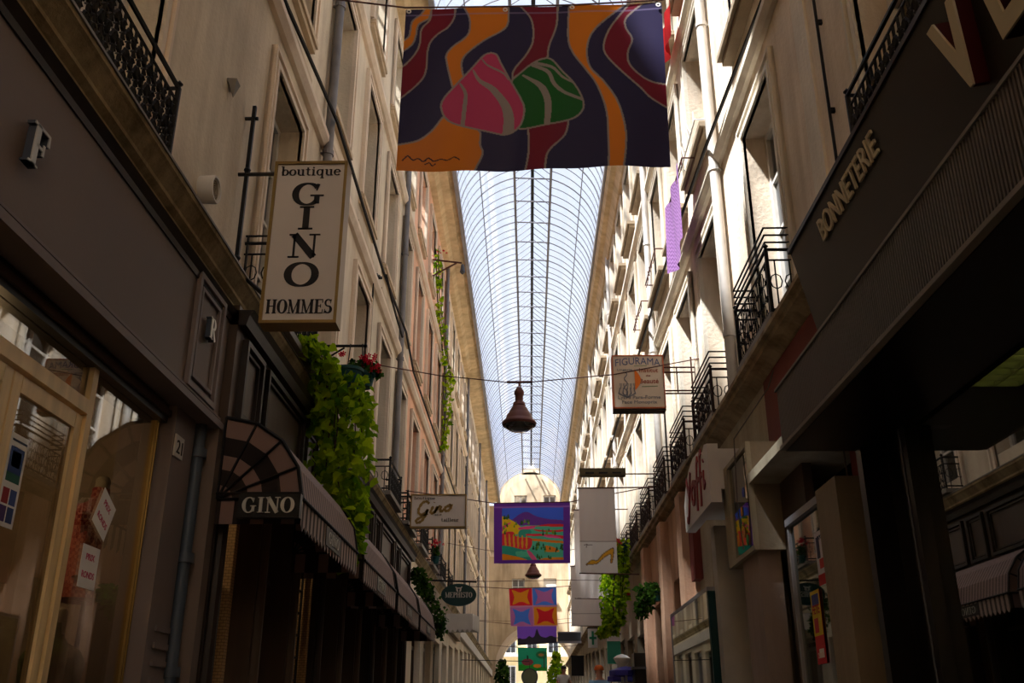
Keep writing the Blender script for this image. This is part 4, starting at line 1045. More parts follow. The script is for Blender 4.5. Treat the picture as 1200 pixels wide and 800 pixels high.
part(MB().lathe((2.75, 4.9, 3.1), [(.0, .11), (.03, .1), (.06, .04), (.1, 0)], 18), 'cap', M['brass'], r, True)
part(MB().lathe((2.75, 4.9, 3.0), [(.1, .1), (.12, .05), (.1, -.03), (.0, -.06)], 18), 'globe', M['milk'], r, True)

# lower walls on both sides with shop openings
def fz(y): return floor_z(y)
opA = [(5.55, 6.15, 0, 3.0), (6.3, 7.7, 0, 3.42), (8.45, 9.6, 0, 3.35), (9.95, 12.4, 1.0, 2.85)]
facade('wall_right', 2.2, -1, 5.3, 12.6, 0, 4.56, opA, M['beigeS'], .22)
opB = [(13.3, 14.5, 0, 3.55), (15.5, 16.9, 0, 3.45)]
facade('wall_right', 2.15, -1, 12.6, 18.2, 0, 4.56, opB, M['pink'], .3)
opC = []; y = 18.6
while y < 55.5: opC.append((y, y+1.5, 0, 3.1+.045*(y-16))); y += 2.15
opC = [(a, b, c, min(d, 4.45)) for a, b, c, d in opC]
facade('wall_right', 2.18, -1, 18.2, YE, 0, 4.56, opC, M['beigeD'], .3)
opD = [(a, b, c, d) for a, b, c, d in opC]
facade('wall_left', -2.2, 1, 17.6, YE, 0, 4.5, opD, M['plLf'], .3)
for X, ops, sg in ((2.18, opC, -1), (-2.2, opD, 1)):
    for i, (a, b, c, d) in enumerate(ops):
        wn[0] += 1
        r = empty('window_%d' % wn[0], (X, a, fz(a)), kind='structure')
        m = MB(); q = lambda u, v: sorted((X-sg*u, X-sg*v))
        for e in ((a, a+.07, fz(a), d), (b-.07, b, fz(a), d), (a, b, d-.07, d), (a, b, fz(a)+2.1, fz(a)+2.17), ((a+b)/2-.03, (a+b)/2+.03, fz(a), fz(a)+2.1)): m.box(*q(.12, .2), *e)
        part(m, 'window_frame', M[('brownP', 'offwhite', 'dkgreen', 'steelL')[i % 4]], r)
        m = MB(); x = X-sg*.17; m.quad((x, a, fz(a)), (x, b, fz(a)), (x, b, d), (x, a, d)); part(m, 'pane', M['shopglass'], r)
trim(MB().box(-2.2, -2.08, 20.2, 30, 3.9, 4.4), M['beigeD']); trim(MB().box(-2.2, -2.1, 30, YE, 4.1, 4.4), M['offwhite'])
# salmon house: doors inside its openings, angled lintel blocks
for (a, b, c, d) in opB:
    wn[0] += 1; r = empty('door_%d' % (1 if a < 14 else 2), (2.3, a, 0), kind='structure')
    part(MB().box(2.36, 2.42, a, b, 0, d), 'door_leaf', M['brownD'], r); part(MB().tube([(2.35, a+.12, 1.6), (2.33, a+.12, 1.62), (2.33, a+.12, 1.9)], .012, 6), 'handle', M['brass'], r)
for y in (12.7, 14.75, 17.1): struct(MB().box(2.02, 2.16, y, y+.42, 0, 4.5).build('trim_6%d' % int(y), M['pink']))
struct(MB().box(2.1, 2.2, 12.3, 12.62, 3.3, 4.5).build('trim_70', M['redwall']))

struct(MB().box(2.17, 2.2, 5.3, 8.35, 3.5, 4.52).build('wall_right', M['redwall']))
struct(MB().box(2.17, 2.2, 5.3, 6.3, 3.0, 3.42).build('wall_right', M['redwall']))
# projecting glazed box, fascia and pillars of the pale shop
s = empty('shopfront', (1.9, 7.7, 0), 'pale beige shopfront with projecting glazed box and pinkish pillar on the right', 'shopfront')
m = MB(); m.box(1.84, 2.2, 7.7, 8.75, 2.89, 3.78); part(m, 'projecting_box', M['beigeD'], s)
m = MB(); m.box(1.80, 1.84, 7.7, 8.75, 2.89, 2.93); m.box(1.80, 1.84, 7.7, 8.75, 3.74, 3.78); m.box(1.80, 1.84, 7.7, 7.74, 2.93, 3.74); m.box(1.80, 1.84, 8.5, 8.75, 2.93, 3.74); part(m, 'box_frame', M['beigeS'], s)
part(MB().box(1.82, 1.83, 7.74, 8.5, 2.93, 3.74), 'box_glass', M['greenglass'], s)
m = MB(); m.box(1.80, 2.2, 6.1, 7.7, 3.42, 3.5); part(m, 'fascia', M['beigeS'], s)
part(MB().box(1.84, 2.02, 7.78, 8.36, 0, 2.89), 'pillar', M['pinkS'], s)
part(MB().box(2.05, 2.12, 7.02, 7.7, 0, 3.42), 'recess_panel', M['brownP'], s)
part(MB().box(1.86, 2.2, 9.62, 9.82, 0, 3.45), 'pillar', M['offwhite'], s)
m = MB(); m.prismX([(8.36, 0), (8.75, 0), (8.75, 3.3), (8.95, 3.42), (8.36, 3.42)], 2.0, 2.2); part(m, 'side_panel', M['beigeD'], s)
for i, (y, z, col) in enumerate(((8.0, 3.42, (70, 90, 190)), (8.12, 3.28, (210, 140, 60)), (8.22, 3.2, (60, 150, 140)), (8.1, 3.1, (200, 130, 70)), (8.0, 3.02, (60, 150, 90)))):
    m = MB(); m.lathe((1.816, y, z), [(.0, 0), (.045, .0)], 12, 'x'); o = part(m, 'round_sticker', paint('sticker_ink', col, .7), s)
# poster case
s = empty('poster_case', (1.95, 6.5, 0), 'tall greenish glass display case with two posters beside a beige post', 'display case')
part(MB().box(1.86, 2.2, 5.72, 6.14, 0, 3.0), 'post', M['beigeD'], s)
part(MB().box(1.90, 1.91, 6.14, 6.98, .3, 2.93), 'glass', M['greenglass'], s)
m = MB(); m.box(1.87, 2.2, 6.14, 7.0, 2.93, 2.98); m.box(1.88, 2.2, 6.96, 7.0, .3, 2.93); part(m, 'frame', M['steelL'], s)
part(MB().box(2.1, 2.16, 6.14, 6.96, 0, 2.93), 'back_panel', M['slate'], s)
def poster(x, y, z, w, h, shapes, lab, grp=None, sgn=-1, texts=()):
    F = FR(x, y, z) if sgn < 0 else FL(x, y, z)
    r = tag(MB().fbox(F, -w/2, w/2, -h/2, h/2, 0, .003).build('poster', paint('poster_stock', shapes[0], .6, var=.03)), lab, 'poster', grp)
    for i, (a, b, c, d, col) in enumerate(shapes[1:]):
        q = MB().fbox(F, -w/2+a*w, -w/2+b*w, -h/2+c*h, -h/2+d*h, .003, .0045+i*.0003).build('printed_field', paint('poster_ink', col, .6, var=.03), r); reg(r, q)
    for (t, px, pz, th, tw, col) in texts:
        m = MB(); sans(m, F, t, px*w, pz*h, th*h, tw*w, .001, .006, .02); reg(r, m.build('lettering', paint('poster_ink', col, .6), r))
    return r
poster(1.893, 6.28, 2.60, .20, .34, [(214, 208, 214), (0, 1, 0, .2, (190, 30, 30)), (.3, .75, .3, .48, (190, 60, 50)), (.15, .45, .5, .9, (60, 60, 90))], 'white poster with red foot, upper one in the glass case', texts=(('EXPO', .1, .33, .08, .5, (60, 60, 80)),))
poster(1.893, 6.52, 2.19, .20, .46, [(200, 40, 50), (0, 1, .38, 1, (220, 190, 40)), (.1, .9, .80, .95, (70, 80, 150)), (.35, .85, .08, .2, (230, 225, 220)), (.15, .6, .42, .62, (200, 50, 60))], 'yellow and red poster, lower one in the glass case', texts=(('FETE', 0, .18, .12, .8, (180, 30, 40)), ('2007', 0, -.42, .07, .6, (230, 210, 200))))
# script sign
s = empty('shop_sign', (1.7, 9.3, 3.5), 'white wavy-topped sign box with red script lettering on the right', 'sign')
yA, yB = 8.62, 10.12
top = [(yA, 4.02), (yA+.15, 4.05), (yA+.3, 4.0), (yA+.5, 4.07), (yA+.8, 4.09), (yA+1.1, 4.03), (yA+1.35, 3.9), (yB, 3.75)]
m = MB(); m.prismX([(yA, 3.47), *top, (yB, 3.47)], 1.66, 1.76); part(m, 'face_panel', M['face'], s)
m = MB(); m.box(1.76, 2.2, yA+.03, yB-.03, 3.60, 3.98); part(m, 'side_box', M['offwhite'], s)
F = FR(1.66, 9.35, 3.77); m = MB()
def rs(pts, w=.06): m.ribbon(F, [(x, y, w) for x, y in smooth_poly(pts, False, 5)], 0, 0, 1, .012)
rs([(-.52, .20), (-.42, .05), (-.38, -.02)]); rs([(-.25, .22), (-.38, -.02), (-.50, -.22), (-.58, -.20)])
rs([(-.12, .08), (-.22, .02), (-.20, -.10), (-.10, -.12), (-.04, 0), (-.12, .08), (.02, .05)], .05)
rs([(.22, .24), (.14, .20), (.10, 0), (.06, -.24)]); rs([(.0, .02), (.22, .04)], .04)
rs([(.42, .26), (.34, .22), (.30, 0), (.27, -.24)]); rs([(.24, .02), (.42, .04)], .04); rs([(.48, .06), (.46, -.1), (.54, -.06)], .05); rs([(.5, .14), (.51, .15)], .05)
M['redink'] = paint('wine_red_lettering', (140, 30, 36), .5, var=.1); part(m, 'script_lettering', M['redink'], s)
# long display case
s = empty('display_case', (1.9, 11.1, 1), 'long wall showcase with dark end panel and colourful items, near the salmon house', 'display case')
m = MB(); m.box(1.78, 2.2, 9.84, 12.5, 2.84, 2.88); m.box(1.78, 2.2, 9.84, 12.5, 1.0, 1.06); m.box(1.78, 1.8, 12.46, 12.5, 1.06, 2.84); part(m, 'frame', M['steelL'], s)
part(MB().box(1.79, 2.2, 9.84, 9.88, 1.06, 2.84), 'end_panel', M['dkgreen'], s)
part(MB().box(1.785, 1.792, 9.88, 12.46, 1.06, 2.84), 'glass', M['greenglass'], s)
part(MB().box(2.14, 2.2, 9.88, 12.46, 1.06, 2.84), 'back_panel', M['slate'], s)
for i, (y, z, w, h, c1, c2, lab) in enumerate((
    (10.0, 2.62, .14, .22, (200, 50, 80), (220, 90, 110), 'pink card at the near top of the wall showcase'),
    (10.45, 2.55, .3, .5, (214, 180, 40), (200, 80, 50), 'yellow and orange sheet in the wall showcase'),
    (10.05, 2.12, .2, .4, (170, 40, 60), (210, 205, 210), 'dark pink and white sheet in the wall showcase'),
    (10.5, 2.0, .3, .35, (190, 90, 50), (170, 60, 50), 'rust-orange sheet low in the wall showcase'),
    (11.1, 2.2, .35, .5, (96, 110, 150), (150, 160, 170), 'blue-grey sheet in the middle of the wall showcase'),
    (11.6, 2.35, .3, .4, (140, 130, 100), (110, 110, 80), 'olive sheet in the wall showcase'),
    (12.1, 2.2, .3, .6, (110, 140, 110), (150, 170, 80), 'green sheet at the far end of the wall showcase'),
    (11.2, 1.84, .18, .22, (230, 205, 120), (240, 220, 150), 'pale yellow crown-shaped card in the wall showcase'))):
    poster(1.86, y, z, w, h, [c1, (.15, .85, .1, .45, c2)], lab, 'sheets in the wall showcase')

# wires and cable bundle on the pale shop
cable([(2.17, 7.95, 4.5), (2.12, 8.0, 4.35), (1.79, 8.05, 3.9), (1.77, 8.05, 3.3), (1.79, 8.05, 2.95)], 'pair of thin cables running down over the glazed box', .006, 'zinc2')
cable([(2.17, 6.0, 4.5), (2.10, 5.98, 4.0), (2.10, 6.2, 3.4), (2.1, 6.2, 3.0)], 'thin cables dropping past the red wall patch', .006, 'zinc2')

# ================================================================== RIGHT HANGING SIGN
r = empty('hanging_sign', (1.47, 12, 5.45), 'square cream sign reading FIGURAMA with an orange crescent and rim', 'sign')
x0, x1, z0, z1, ya, yb = 1.13, 1.82, 5.45, 6.2, 12.0, 12.16
part(MB().box(x0+.01, x1-.01, ya+.004, yb, z0+.01, z1-.01), 'panel', paint('cream_sign_face', (224, 206, 184), .6, var=.06), r)
M['orim'] = paint('rusty_orange_rim', (190, 96, 56), .5, .2, var=.2)
m = MB()
for q in ((x0, x1, z0, z0+.018), (x0, x1, z1-.015, z1), (x0, x0+.014, z0, z1), (x1-.014, x1, z0, z1)): m.box(q[0], q[1], ya-.006, yb+.006, q[2], q[3])
part(m, 'rim', M['orim'], r)
part(MB().box(x0, x1, ya+.01, yb+.02, z0-.02, z0), 'tray', M['brownD'], r)
F = FY((x0+x1)/2, ya+.004, 0)
m = MB(); sans(m, F, 'FIGURAMA', 0, 6.04, .10, .60, .005, 0, .0, warp=lambda a, b: (a, b+.03-.32*a*a)); part(m, 'lettering', paint('blue_grey_lettering', (96, 104, 140), .6), r)
m = MB(); sans(m, F, 'Institut', .14, 5.955, .06, .25, .005, 0, .006); sans(m, F, 'de', .13, 5.895, .03, .06, .005); sans(m, F, 'Beauté', .14, 5.80, .065, .25, .005, 0, .006); part(m, 'lettering', paint('brick_red_lettering', (160, 76, 60), .6), r)
m = MB(); sans(m, F, 'Lycra Para-Forme', 0, 5.585, .045, .56, .005); sans(m, F, 'Face Monoprix', 0, 5.52, .045, .46, .005)
m.ribbon(F, [(-.17+.02*math.sin(i), 5.96-.02*i, .012) for i in range(18)], 0, 0, 1, .004)
for k in range(5):
    a = -.25+k*.045; m.ribbon(F, [(a, 5.74, .012), (a+.01*(k-2), 5.66, .02), (-.16, 5.60, .012)], 0, 0, 1, .004); m.ribbon(F, [(a, 5.80, .01), (a+.012, 5.72, .018), (a+.02, 5.80, .01)], 0, 0, 1, .004)
sans(m, F, 'Lingerie', -.18, 5.98, .03, .2, .005)
part(m, 'lettering', paint('grey_lettering', (128, 130, 140), .6), r)
m = MB(); pl = [(-.05+.08*math.sin(PI*t/14)**1.0, 6.0-.30*t/14) for t in range(15)]
m.add([F(a, b, .006) for a, b in pl]+[F(-.05, b, .006) for a, b in pl], [(i, i+1, 15+i+1, 15+i) for i in range(14)]); part(m, 'crescent', paint('orange_paint', (236, 120, 30), .5, var=.05), r)
m = MB(); m.ribbon(F, [(.04, 5.755, .008), (.25, 5.76, .008)], 0, 0, 1, .004); m.ribbon(F, [(-.05, 6.045, .006), (.12, 6.047, .006)], 0, 0, 1, .004); part(m, 'underline', paint('green_paint', (110, 140, 90), .6), r)
m = MB()
for z in (6.05, 5.98, 5.72, 5.68): m.tube([(x1, 12.08, z), (XR, 12.08, z)], .012, 5)
m.tube([(2.0, 12.08, 6.05), (2.0, 12.08, 5.68)], .010, 5); m.tube([(2.2, 12.08, 6.2), (2.2, 12.08, 5.5)], .012, 5); part(m, 'bracket', M['ironbr'], r)

# ================================================================== FOLIAGE
def leaves(m, pts, n, size, seed, spread, down=.7):
    rn = random.Random(seed)
    for _ in range(n):
        i = rn.random()*(len(pts)-1); k = int(i); t = i-k
        p = [pts[k][j]*(1-t)+pts[k+1][j]*t for j in range(3)]; R = pts[k][3]*(1-t)+pts[k+1][3]*t
        a = rn.random()*2*PI; q = R*math.sqrt(rn.random()); c = Vector((p[0]+q*math.cos(a), p[1]+q*math.sin(a)*spread, p[2]+rn.uniform(-1, 1)*R*.5))
        d = Vector((rn.uniform(-1, 1), rn.uniform(-1, 1), -down+rn.uniform(-.5, .5))).normalized()
        w = d.cross(Vector((rn.uniform(-1, 1), rn.uniform(-1, 1), rn.uniform(-.3, 1)))).normalized(); nn = d.cross(w)
        s_ = size*rn.uniform(.6, 1.25)
        L = [(0, 0, 0), (-.42, .12, .08), (-.5, .42, .10), (-.25, .62, .06), (0, 1.05, -.08), (.25, .62, .06), (.5, .42, .10), (.42, .12, .08), (0, .5, -.03)]
        m.add([c+w*(x*s_)+d*(y*s_)+nn*(z*s_) for x, y, z in L], [(0, 8, 2, 1), (8, 4, 3, 2), (0, 7, 6, 8), (8, 6, 5, 4)])
def stems(m, pts, n, seed):
    rn = random.Random(seed)
    for _ in range(n):
        a = rn.random()*2*PI; P = []
        for (x, y, z, R) in pts: P.append((x+R*.5*math.cos(a)+rn.uniform(-.02, .02), y+R*.5*math.sin(a)+rn.uniform(-.02, .02), z))
        m.tube(P, .006, 4, False)
def plant(name, loc, lab, cat, pts, n, size, mat, seed, spread=1., pot=None, flowers=None, grp=None, potmat='teal'):
    r = empty(name, loc, lab, cat, grp)
    m = MB(); leaves(m, pts, n, size, seed, spread); o = m.build('foliage', M[mat], r, recalc=False); reg(r, o)
    m = MB(); stems(m, pts, 7, seed); part(m, 'stems', M['bark'], r)
    if pot:
        x, y, z, R, h = pot
        part(MB().lathe((x, y, z), [(.0, 0), (R*.72, 0), (R*.95, h*.85), (R*1.06, h*.85), (R*1.06, h), (R*.92, h), (R*.9, h*.8), (0, h*.8)], 20), 'pot', M[potmat], r, True)
    if flowers:
        m = MB(); rn = random.Random(seed+50)
        for (fx, fy, fz_, fr, k) in flowers:
            for _ in range(k):
                c = Vector((fx+rn.gauss(0, fr), fy+rn.gauss(0, fr), fz_+rn.gauss(0, fr*.7)))
                for q in range(5):
                    a = q*2*PI/5; u = Vector((math.cos(a), -.3, math.sin(a)))*.022; v = Vector((math.cos(a+.9), -.3, math.sin(a+.9)))*.022
                    m.add([c, c+u, c+(u+v)*.8, c+v], [(0, 1, 2, 3)])
        o = m.build('flowers', M['petal'], r, recalc=False); reg(r, o)
    return r
plant('hanging_vine', (-1.8, 8.8, 4.5), 'long lime-green vine hanging from a teal pot beside the awnings', 'plant',
      [(-1.83, 8.8, 4.78, .12), (-1.80, 8.8, 4.55, .30), (-1.78, 8.8, 4.2, .33), (-1.78, 8.8, 3.8, .29), (-1.70, 8.8, 3.5, .24), (-1.66, 8.8, 3.2, .15), (-1.68, 8.8, 2.98, .07)], 1250, .105, 'leafA', 3, 1.0, (-1.76, 8.8, 4.62, .14, .22))
plant('trailing_plant', (-2.0, 8.3, 4.7), 'bright lime bushy plant spilling over the ledge left of the teal pot', 'plant',
      [(-2.05, 8.0, 4.82, .10), (-2.0, 8.25, 4.86, .15), (-1.93, 8.6, 4.78, .15), (-1.98, 8.7, 4.5, .2), (-2.0, 8.8, 4.2, .1)], 330, .10, 'leafA', 13, 1.0, (-2.1, 8.3, 4.72, .11, .14))
plant('geranium', (-1.68, 9.0, 4.8), 'dark-leaved geranium with crimson flowers above the teal pot', 'plant',
      [(-1.80, 9.0, 4.88, .08), (-1.66, 9.0, 4.96, .13), (-1.55, 9.0, 4.88, .09)], 200, .07, 'leafB', 23, 1., (-1.64, 9.0, 4.72, .11, .15), [(-1.60, 8.93, 4.98, .04, 16), (-1.53, 8.93, 4.90, .035, 12), (-1.86, 8.93, 5.05, .015, 3)])
r = tag(MB().tube([(XL, 8.95, 5.15), (-1.62, 8.95, 5.15)], .014, 6).tube([(XL, 8.95, 4.8), (-1.85, 8.95, 5.13)], .01, 5).tube([(-1.78, 8.9, 5.15), (-1.78, 8.8, 4.8)], .006, 4).tube([(-1.66, 8.9, 5.15), (-1.66, 9.0, 4.85)], .006, 4).build('plant_bracket', M['iron']), 'black iron arm above the teal pot, under the tall sign', 'bracket')
plant('ivy_bush', (-1.7, 18.5, 3.6), 'dark ivy bush hanging between the last awning and a white awning', 'plant',
      [(-2.0, 17.2, 4.15, .12), (-1.95, 17.8, 4.0, .16), (-1.88, 18.5, 3.8, .2), (-1.8, 19.2, 3.5, .22), (-1.8, 19.4, 3.2, .14)], 620, .08, 'leafB', 33)
plant('hanging_vine', (1.72, 19, 4.6), 'lime-green vine cascading from the right ledge beside the shoe banner', 'plant',
      [(1.85, 19, 4.95, .12), (1.74, 19, 4.6, .26), (1.68, 19, 4.2, .30), (1.66, 19, 3.8, .28), (1.62, 19, 3.5, .22), (1.52, 19, 3.3, .16), (1.4, 19, 3.2, .10)], 1100, .10, 'leafA', 43, 1., (1.85, 19, 4.74, .12, .16), [(1.75, 18.8, 4.9, .05, 8), (1.9, 18.75, 3.9, .03, 4)])
plant('fern_bush', (1.85, 15.2, 3.4), 'small dark green bush on the salmon wall, right of the lime vine', 'plant',
      [(1.95, 15.2, 3.62, .12), (1.84, 15.2, 3.5, .2), (1.78, 15.2, 3.35, .16), (1.72, 15.2, 3.15, .08)], 420, .07, 'leafB', 53, 1., (1.98, 15.2, 3.36, .1, .14))
plant('creeper_vine', (-2.27, 22, 9), 'thin creeper trailing down the orange house, upper left', 'plant',
      [(-2.24, 21.2, 12.6, .07), (-2.22, 22.0, 11.6, .09), (-2.18, 23.2, 10.8, .14), (-2.12, 24.3, 10.2, .18), (-2.16, 24.4, 9.2, .12), (-2.2, 24.0, 8.2, .08)], 260, .12, 'leafA', 63, 1., None, [(-2.2, 21.2, 12.5, .1, 7)])
plant('geranium', (-1.9, 20.6, 5.2), 'red geranium on the left ledge above the green oval sign', 'plant',
      [(-2.0, 20.6, 4.95, .08), (-1.98, 20.6, 5.15, .12)], 60, .07, 'leafB', 73, 1., (-2.0, 20.6, 4.76, .1, .15), [(-1.98, 20.5, 5.2, .07, 18)])
def tree(x, y, h, R, mat, lab, seed):
    r = empty('potted_tree', (x, y, fz(y)), lab, 'tree')
    z = fz(y)
    m = MB(); m.tube([(x, y, z), (x+.03, y, z+h*.3), (x, y, z+h*.6)], [.06, .05, .03], 8); part(m, 'trunk', M['bark'], r, True)
    m = MB(); leaves(m, [(x, y, z+h*.25, R*.6), (x, y, z+h*.5, R), (x, y, z+h*.75, R*.8), (x, y, z+h, R*.2)], 650, .16, seed, 1.); o = m.build('foliage', M[mat], r, recalc=False); reg(r, o)
tree(-1.45, 54, 2.1, .45, 'leafB', 'dark conical tree at the left foot of the archway', 81)
tree(1.4, 53, 2.5, .5, 'leafA', 'bright green bushy tree at the right foot of the archway', 82)

# ================================================================== BANNERS
def col(*c): return np.array(lin(c))
def px_to_st(tl, tr, bl, br):
    """picture coordinates (from the cloth as photographed) -> cloth coordinates"""
    def f(x, y):
        t = (y-(tl[1]+tr[1])/2)/((bl[1]+br[1])/2-(tl[1]+tr[1])/2)
        xa = tl[0]+(bl[0]-tl[0])*t; xb = tr[0]+(br[0]-tr[0])*t
        s_ = (x-xa)/(xb-xa); yt = tl[1]+(tr[1]-tl[1])*s_; yb_ = bl[1]+(br[1]-bl[1])*s_
        return (s_, (y-yt)/(yb_-yt))
    return f
f1 = px_to_st((475, 12), (776, 3), (467, 200), (784, 197))
A = lambda L: [(460+x/6.667, y/6.667) for x, y in L]      # detail crops of the big banner
B = lambda L: [(500+x/4, y/4) for x, y in L]
Cc = lambda L: [(250+x/4, y/4) for x, y in L]
NAVY, ORG, CRM, PNK, GRN, GRY = col(42, 37, 68), col(205, 118, 20), col(112, 20, 40), col(180, 58, 98), col(18, 88, 26), col(140, 130, 124)
def asp(P): return [(f1(*p)[0]*2.7, f1(*p)[1]*2.0) for p in P]
def paint1(S, T):
    X, Y = S*2.7, T*2.0; C = np.empty(S.shape+(3,)); C[:] = NAVY
    bands = [
     (ORG, A([(250, 70), (215, 120), (150, 180), (130, 290), (95, 330), (60, 345)]), A([(300, 70), (280, 150), (200, 205), (180, 300), (150, 370), (60, 440)])),
     (CRM, A([(300, 60), (290, 160), (225, 240), (215, 350), (180, 440), (100, 530), (40, 560)]), A([(490, 60), (480, 150), (430, 230), (360, 280), (300, 345), (275, 430), (265, 580), (220, 670), (90, 780), (40, 800)])),
     (ORG, A([(555, 60), (600, 150), (600, 260), (560, 320), (480, 380), (425, 450), (430, 530), (470, 690), (500, 760)]), A([(905, 60), (905, 180), (860, 250), (720, 330), (590, 430), (545, 500), (550, 590), (570, 640), (600, 760)])),
     (CRM, B([(420, 10), (490, 90), (500, 190), (470, 260), (410, 340), (405, 400)]), B([(616, 10), (610, 120), (575, 220), (565, 300), (540, 400)])),
     (CRM, B([(475, 560), (482, 700), (460, 820)]), B([(668, 560), (650, 640), (570, 720), (558, 820)])),
     (ORG, B([(670, 10), (665, 180), (690, 260), (750, 340), (800, 410), (840, 520), (850, 640), (850, 820)]), B([(940, 10), (800, 130), (755, 220), (765, 320), (830, 390), (890, 480), (925, 600), (930, 700), (915, 820)])),
     (CRM, B([(955, 10), (870, 120), (835, 200), (840, 260), (920, 350), (1000, 430), (1050, 480), (1140, 530)]), B([(1020, 10), (940, 80), (935, 130), (965, 190), (945, 250), (950, 310), (1000, 370), (1060, 405), (1140, 415)])),
    ]
    gl = .010
    for c, L, R in bands:
        L = smooth_poly(asp(L), False); R = smooth_poly(asp(R), False)
        ins = inside(X, Y, np.concatenate([L, R[::-1]])); C[ins] = c
        C[near(X, Y, L, gl) | near(X, Y, R, gl)] = GRY
    g = smooth_poly(asp(Cc([(850, 692), (960, 670), (1030, 620), (1085, 555)])+B([(110, 575), (245, 615), (255, 680), (268, 720), (240, 780), (215, 830)])), False)
    pg = np.concatenate([g, np.array(asp([(550, 215), (440, 215)]))])
    C[inside(X, Y, pg)] = ORG; C[near(X, Y, g, gl)] = GRY
    def egg(pts, c, stripes):
        p = smooth_poly(asp(B(pts))); ins = inside(X, Y, p); C[ins] = c
        for L, w in stripes:
            q = smooth_poly(asp(B(L)), False); ww = np.interp(np.linspace(0, 1, len(q)), np.linspace(0, 1, len(w)), w)
            C[near(X, Y, q, ww) & ins] = GRY
        C[near(X, Y, p, gl, True)] = GRY
    egg([(400, 395), (440, 350), (500, 300), (550, 278), (590, 285), (640, 345), (690, 400), (730, 470), (735, 520), (700, 560), (640, 580), (560, 590), (440, 603), (430, 570), (440, 510), (430, 460)], GRN,
        [([(455, 360), (530, 400), (562, 450), (572, 510), (566, 590)], [.012, .035, .035, .03]), ([(500, 310), (570, 340), (600, 400), (650, 445), (730, 478)], [.02, .02, .016]), ([(515, 300), (590, 320), (640, 370), (690, 400)], [.02, .014, .01])])
    egg([(80, 480), (75, 530), (110, 575), (200, 605), (300, 625), (370, 632), (420, 610), (450, 570), (460, 510), (440, 460), (390, 380), (350, 310), (330, 270), (300, 260), (265, 275), (210, 335), (140, 410)], PNK,
        [([(262, 290), (290, 320), (360, 355), (385, 385)], [.008, .012, .006]), ([(220, 340), (250, 390), (310, 430), (370, 500), (388, 560), (385, 640)], [.008, .03, .05, .06]), ([(160, 405), (185, 450), (180, 520), (172, 600)], [.012, .022, .022])])
    q = asp([(474, 189), (480, 184), (486, 188), (492, 186), (498, 189), (504, 185), (510, 188), (518, 186), (526, 187), (534, 184), (540, 187)])
    C[near(X, Y, smooth_poly(q, False), .007)] = col(30, 20, 20)
    q = asp([(500, 192), (505, 190), (508, 193), (512, 191)]); C[near(X, Y, smooth_poly(q, False), .006)] = col(30, 20, 20)
    hem = (T > .036) & (T < .044); C[hem] = C[hem]*.6+col(140, 130, 170)*.4
    return C
def rope(m, pts, r=.008): m.tube(pts, r, 5)
r = empty('banner', (.08, 8, 7.6), 'large banner of dark blue and orange waves with pink and green egg shapes', 'banner')
banner('cloth', M['dye'], r, 8.0, ((-1.255, 8.57), (1.43, 8.63), (-1.27, 6.61), (1.40, 6.61)), 430, 300, paint1, .028, 1)
m = MB()
for x, z in ((-.21, 8.56), (.49, 8.58), (-1.22, 8.55), (1.39, 8.60)): m.lathe((x, 7.975, z-.02), [(.012, 0), (.026, 0), (.026, .006), (.012, .006)], 12, 'y')
part(m, 'eyelet', M['white'], r)
m = MB(); rope(m, [(XL, 8, 8.78), (-1.26, 8, 8.60), (-.2, 8.0, 8.60), (.5, 8.0, 8.61), (1.43, 8, 8.66), (XR, 8, 8.9)], .010); part(m, 'rope', M['wire'], r)

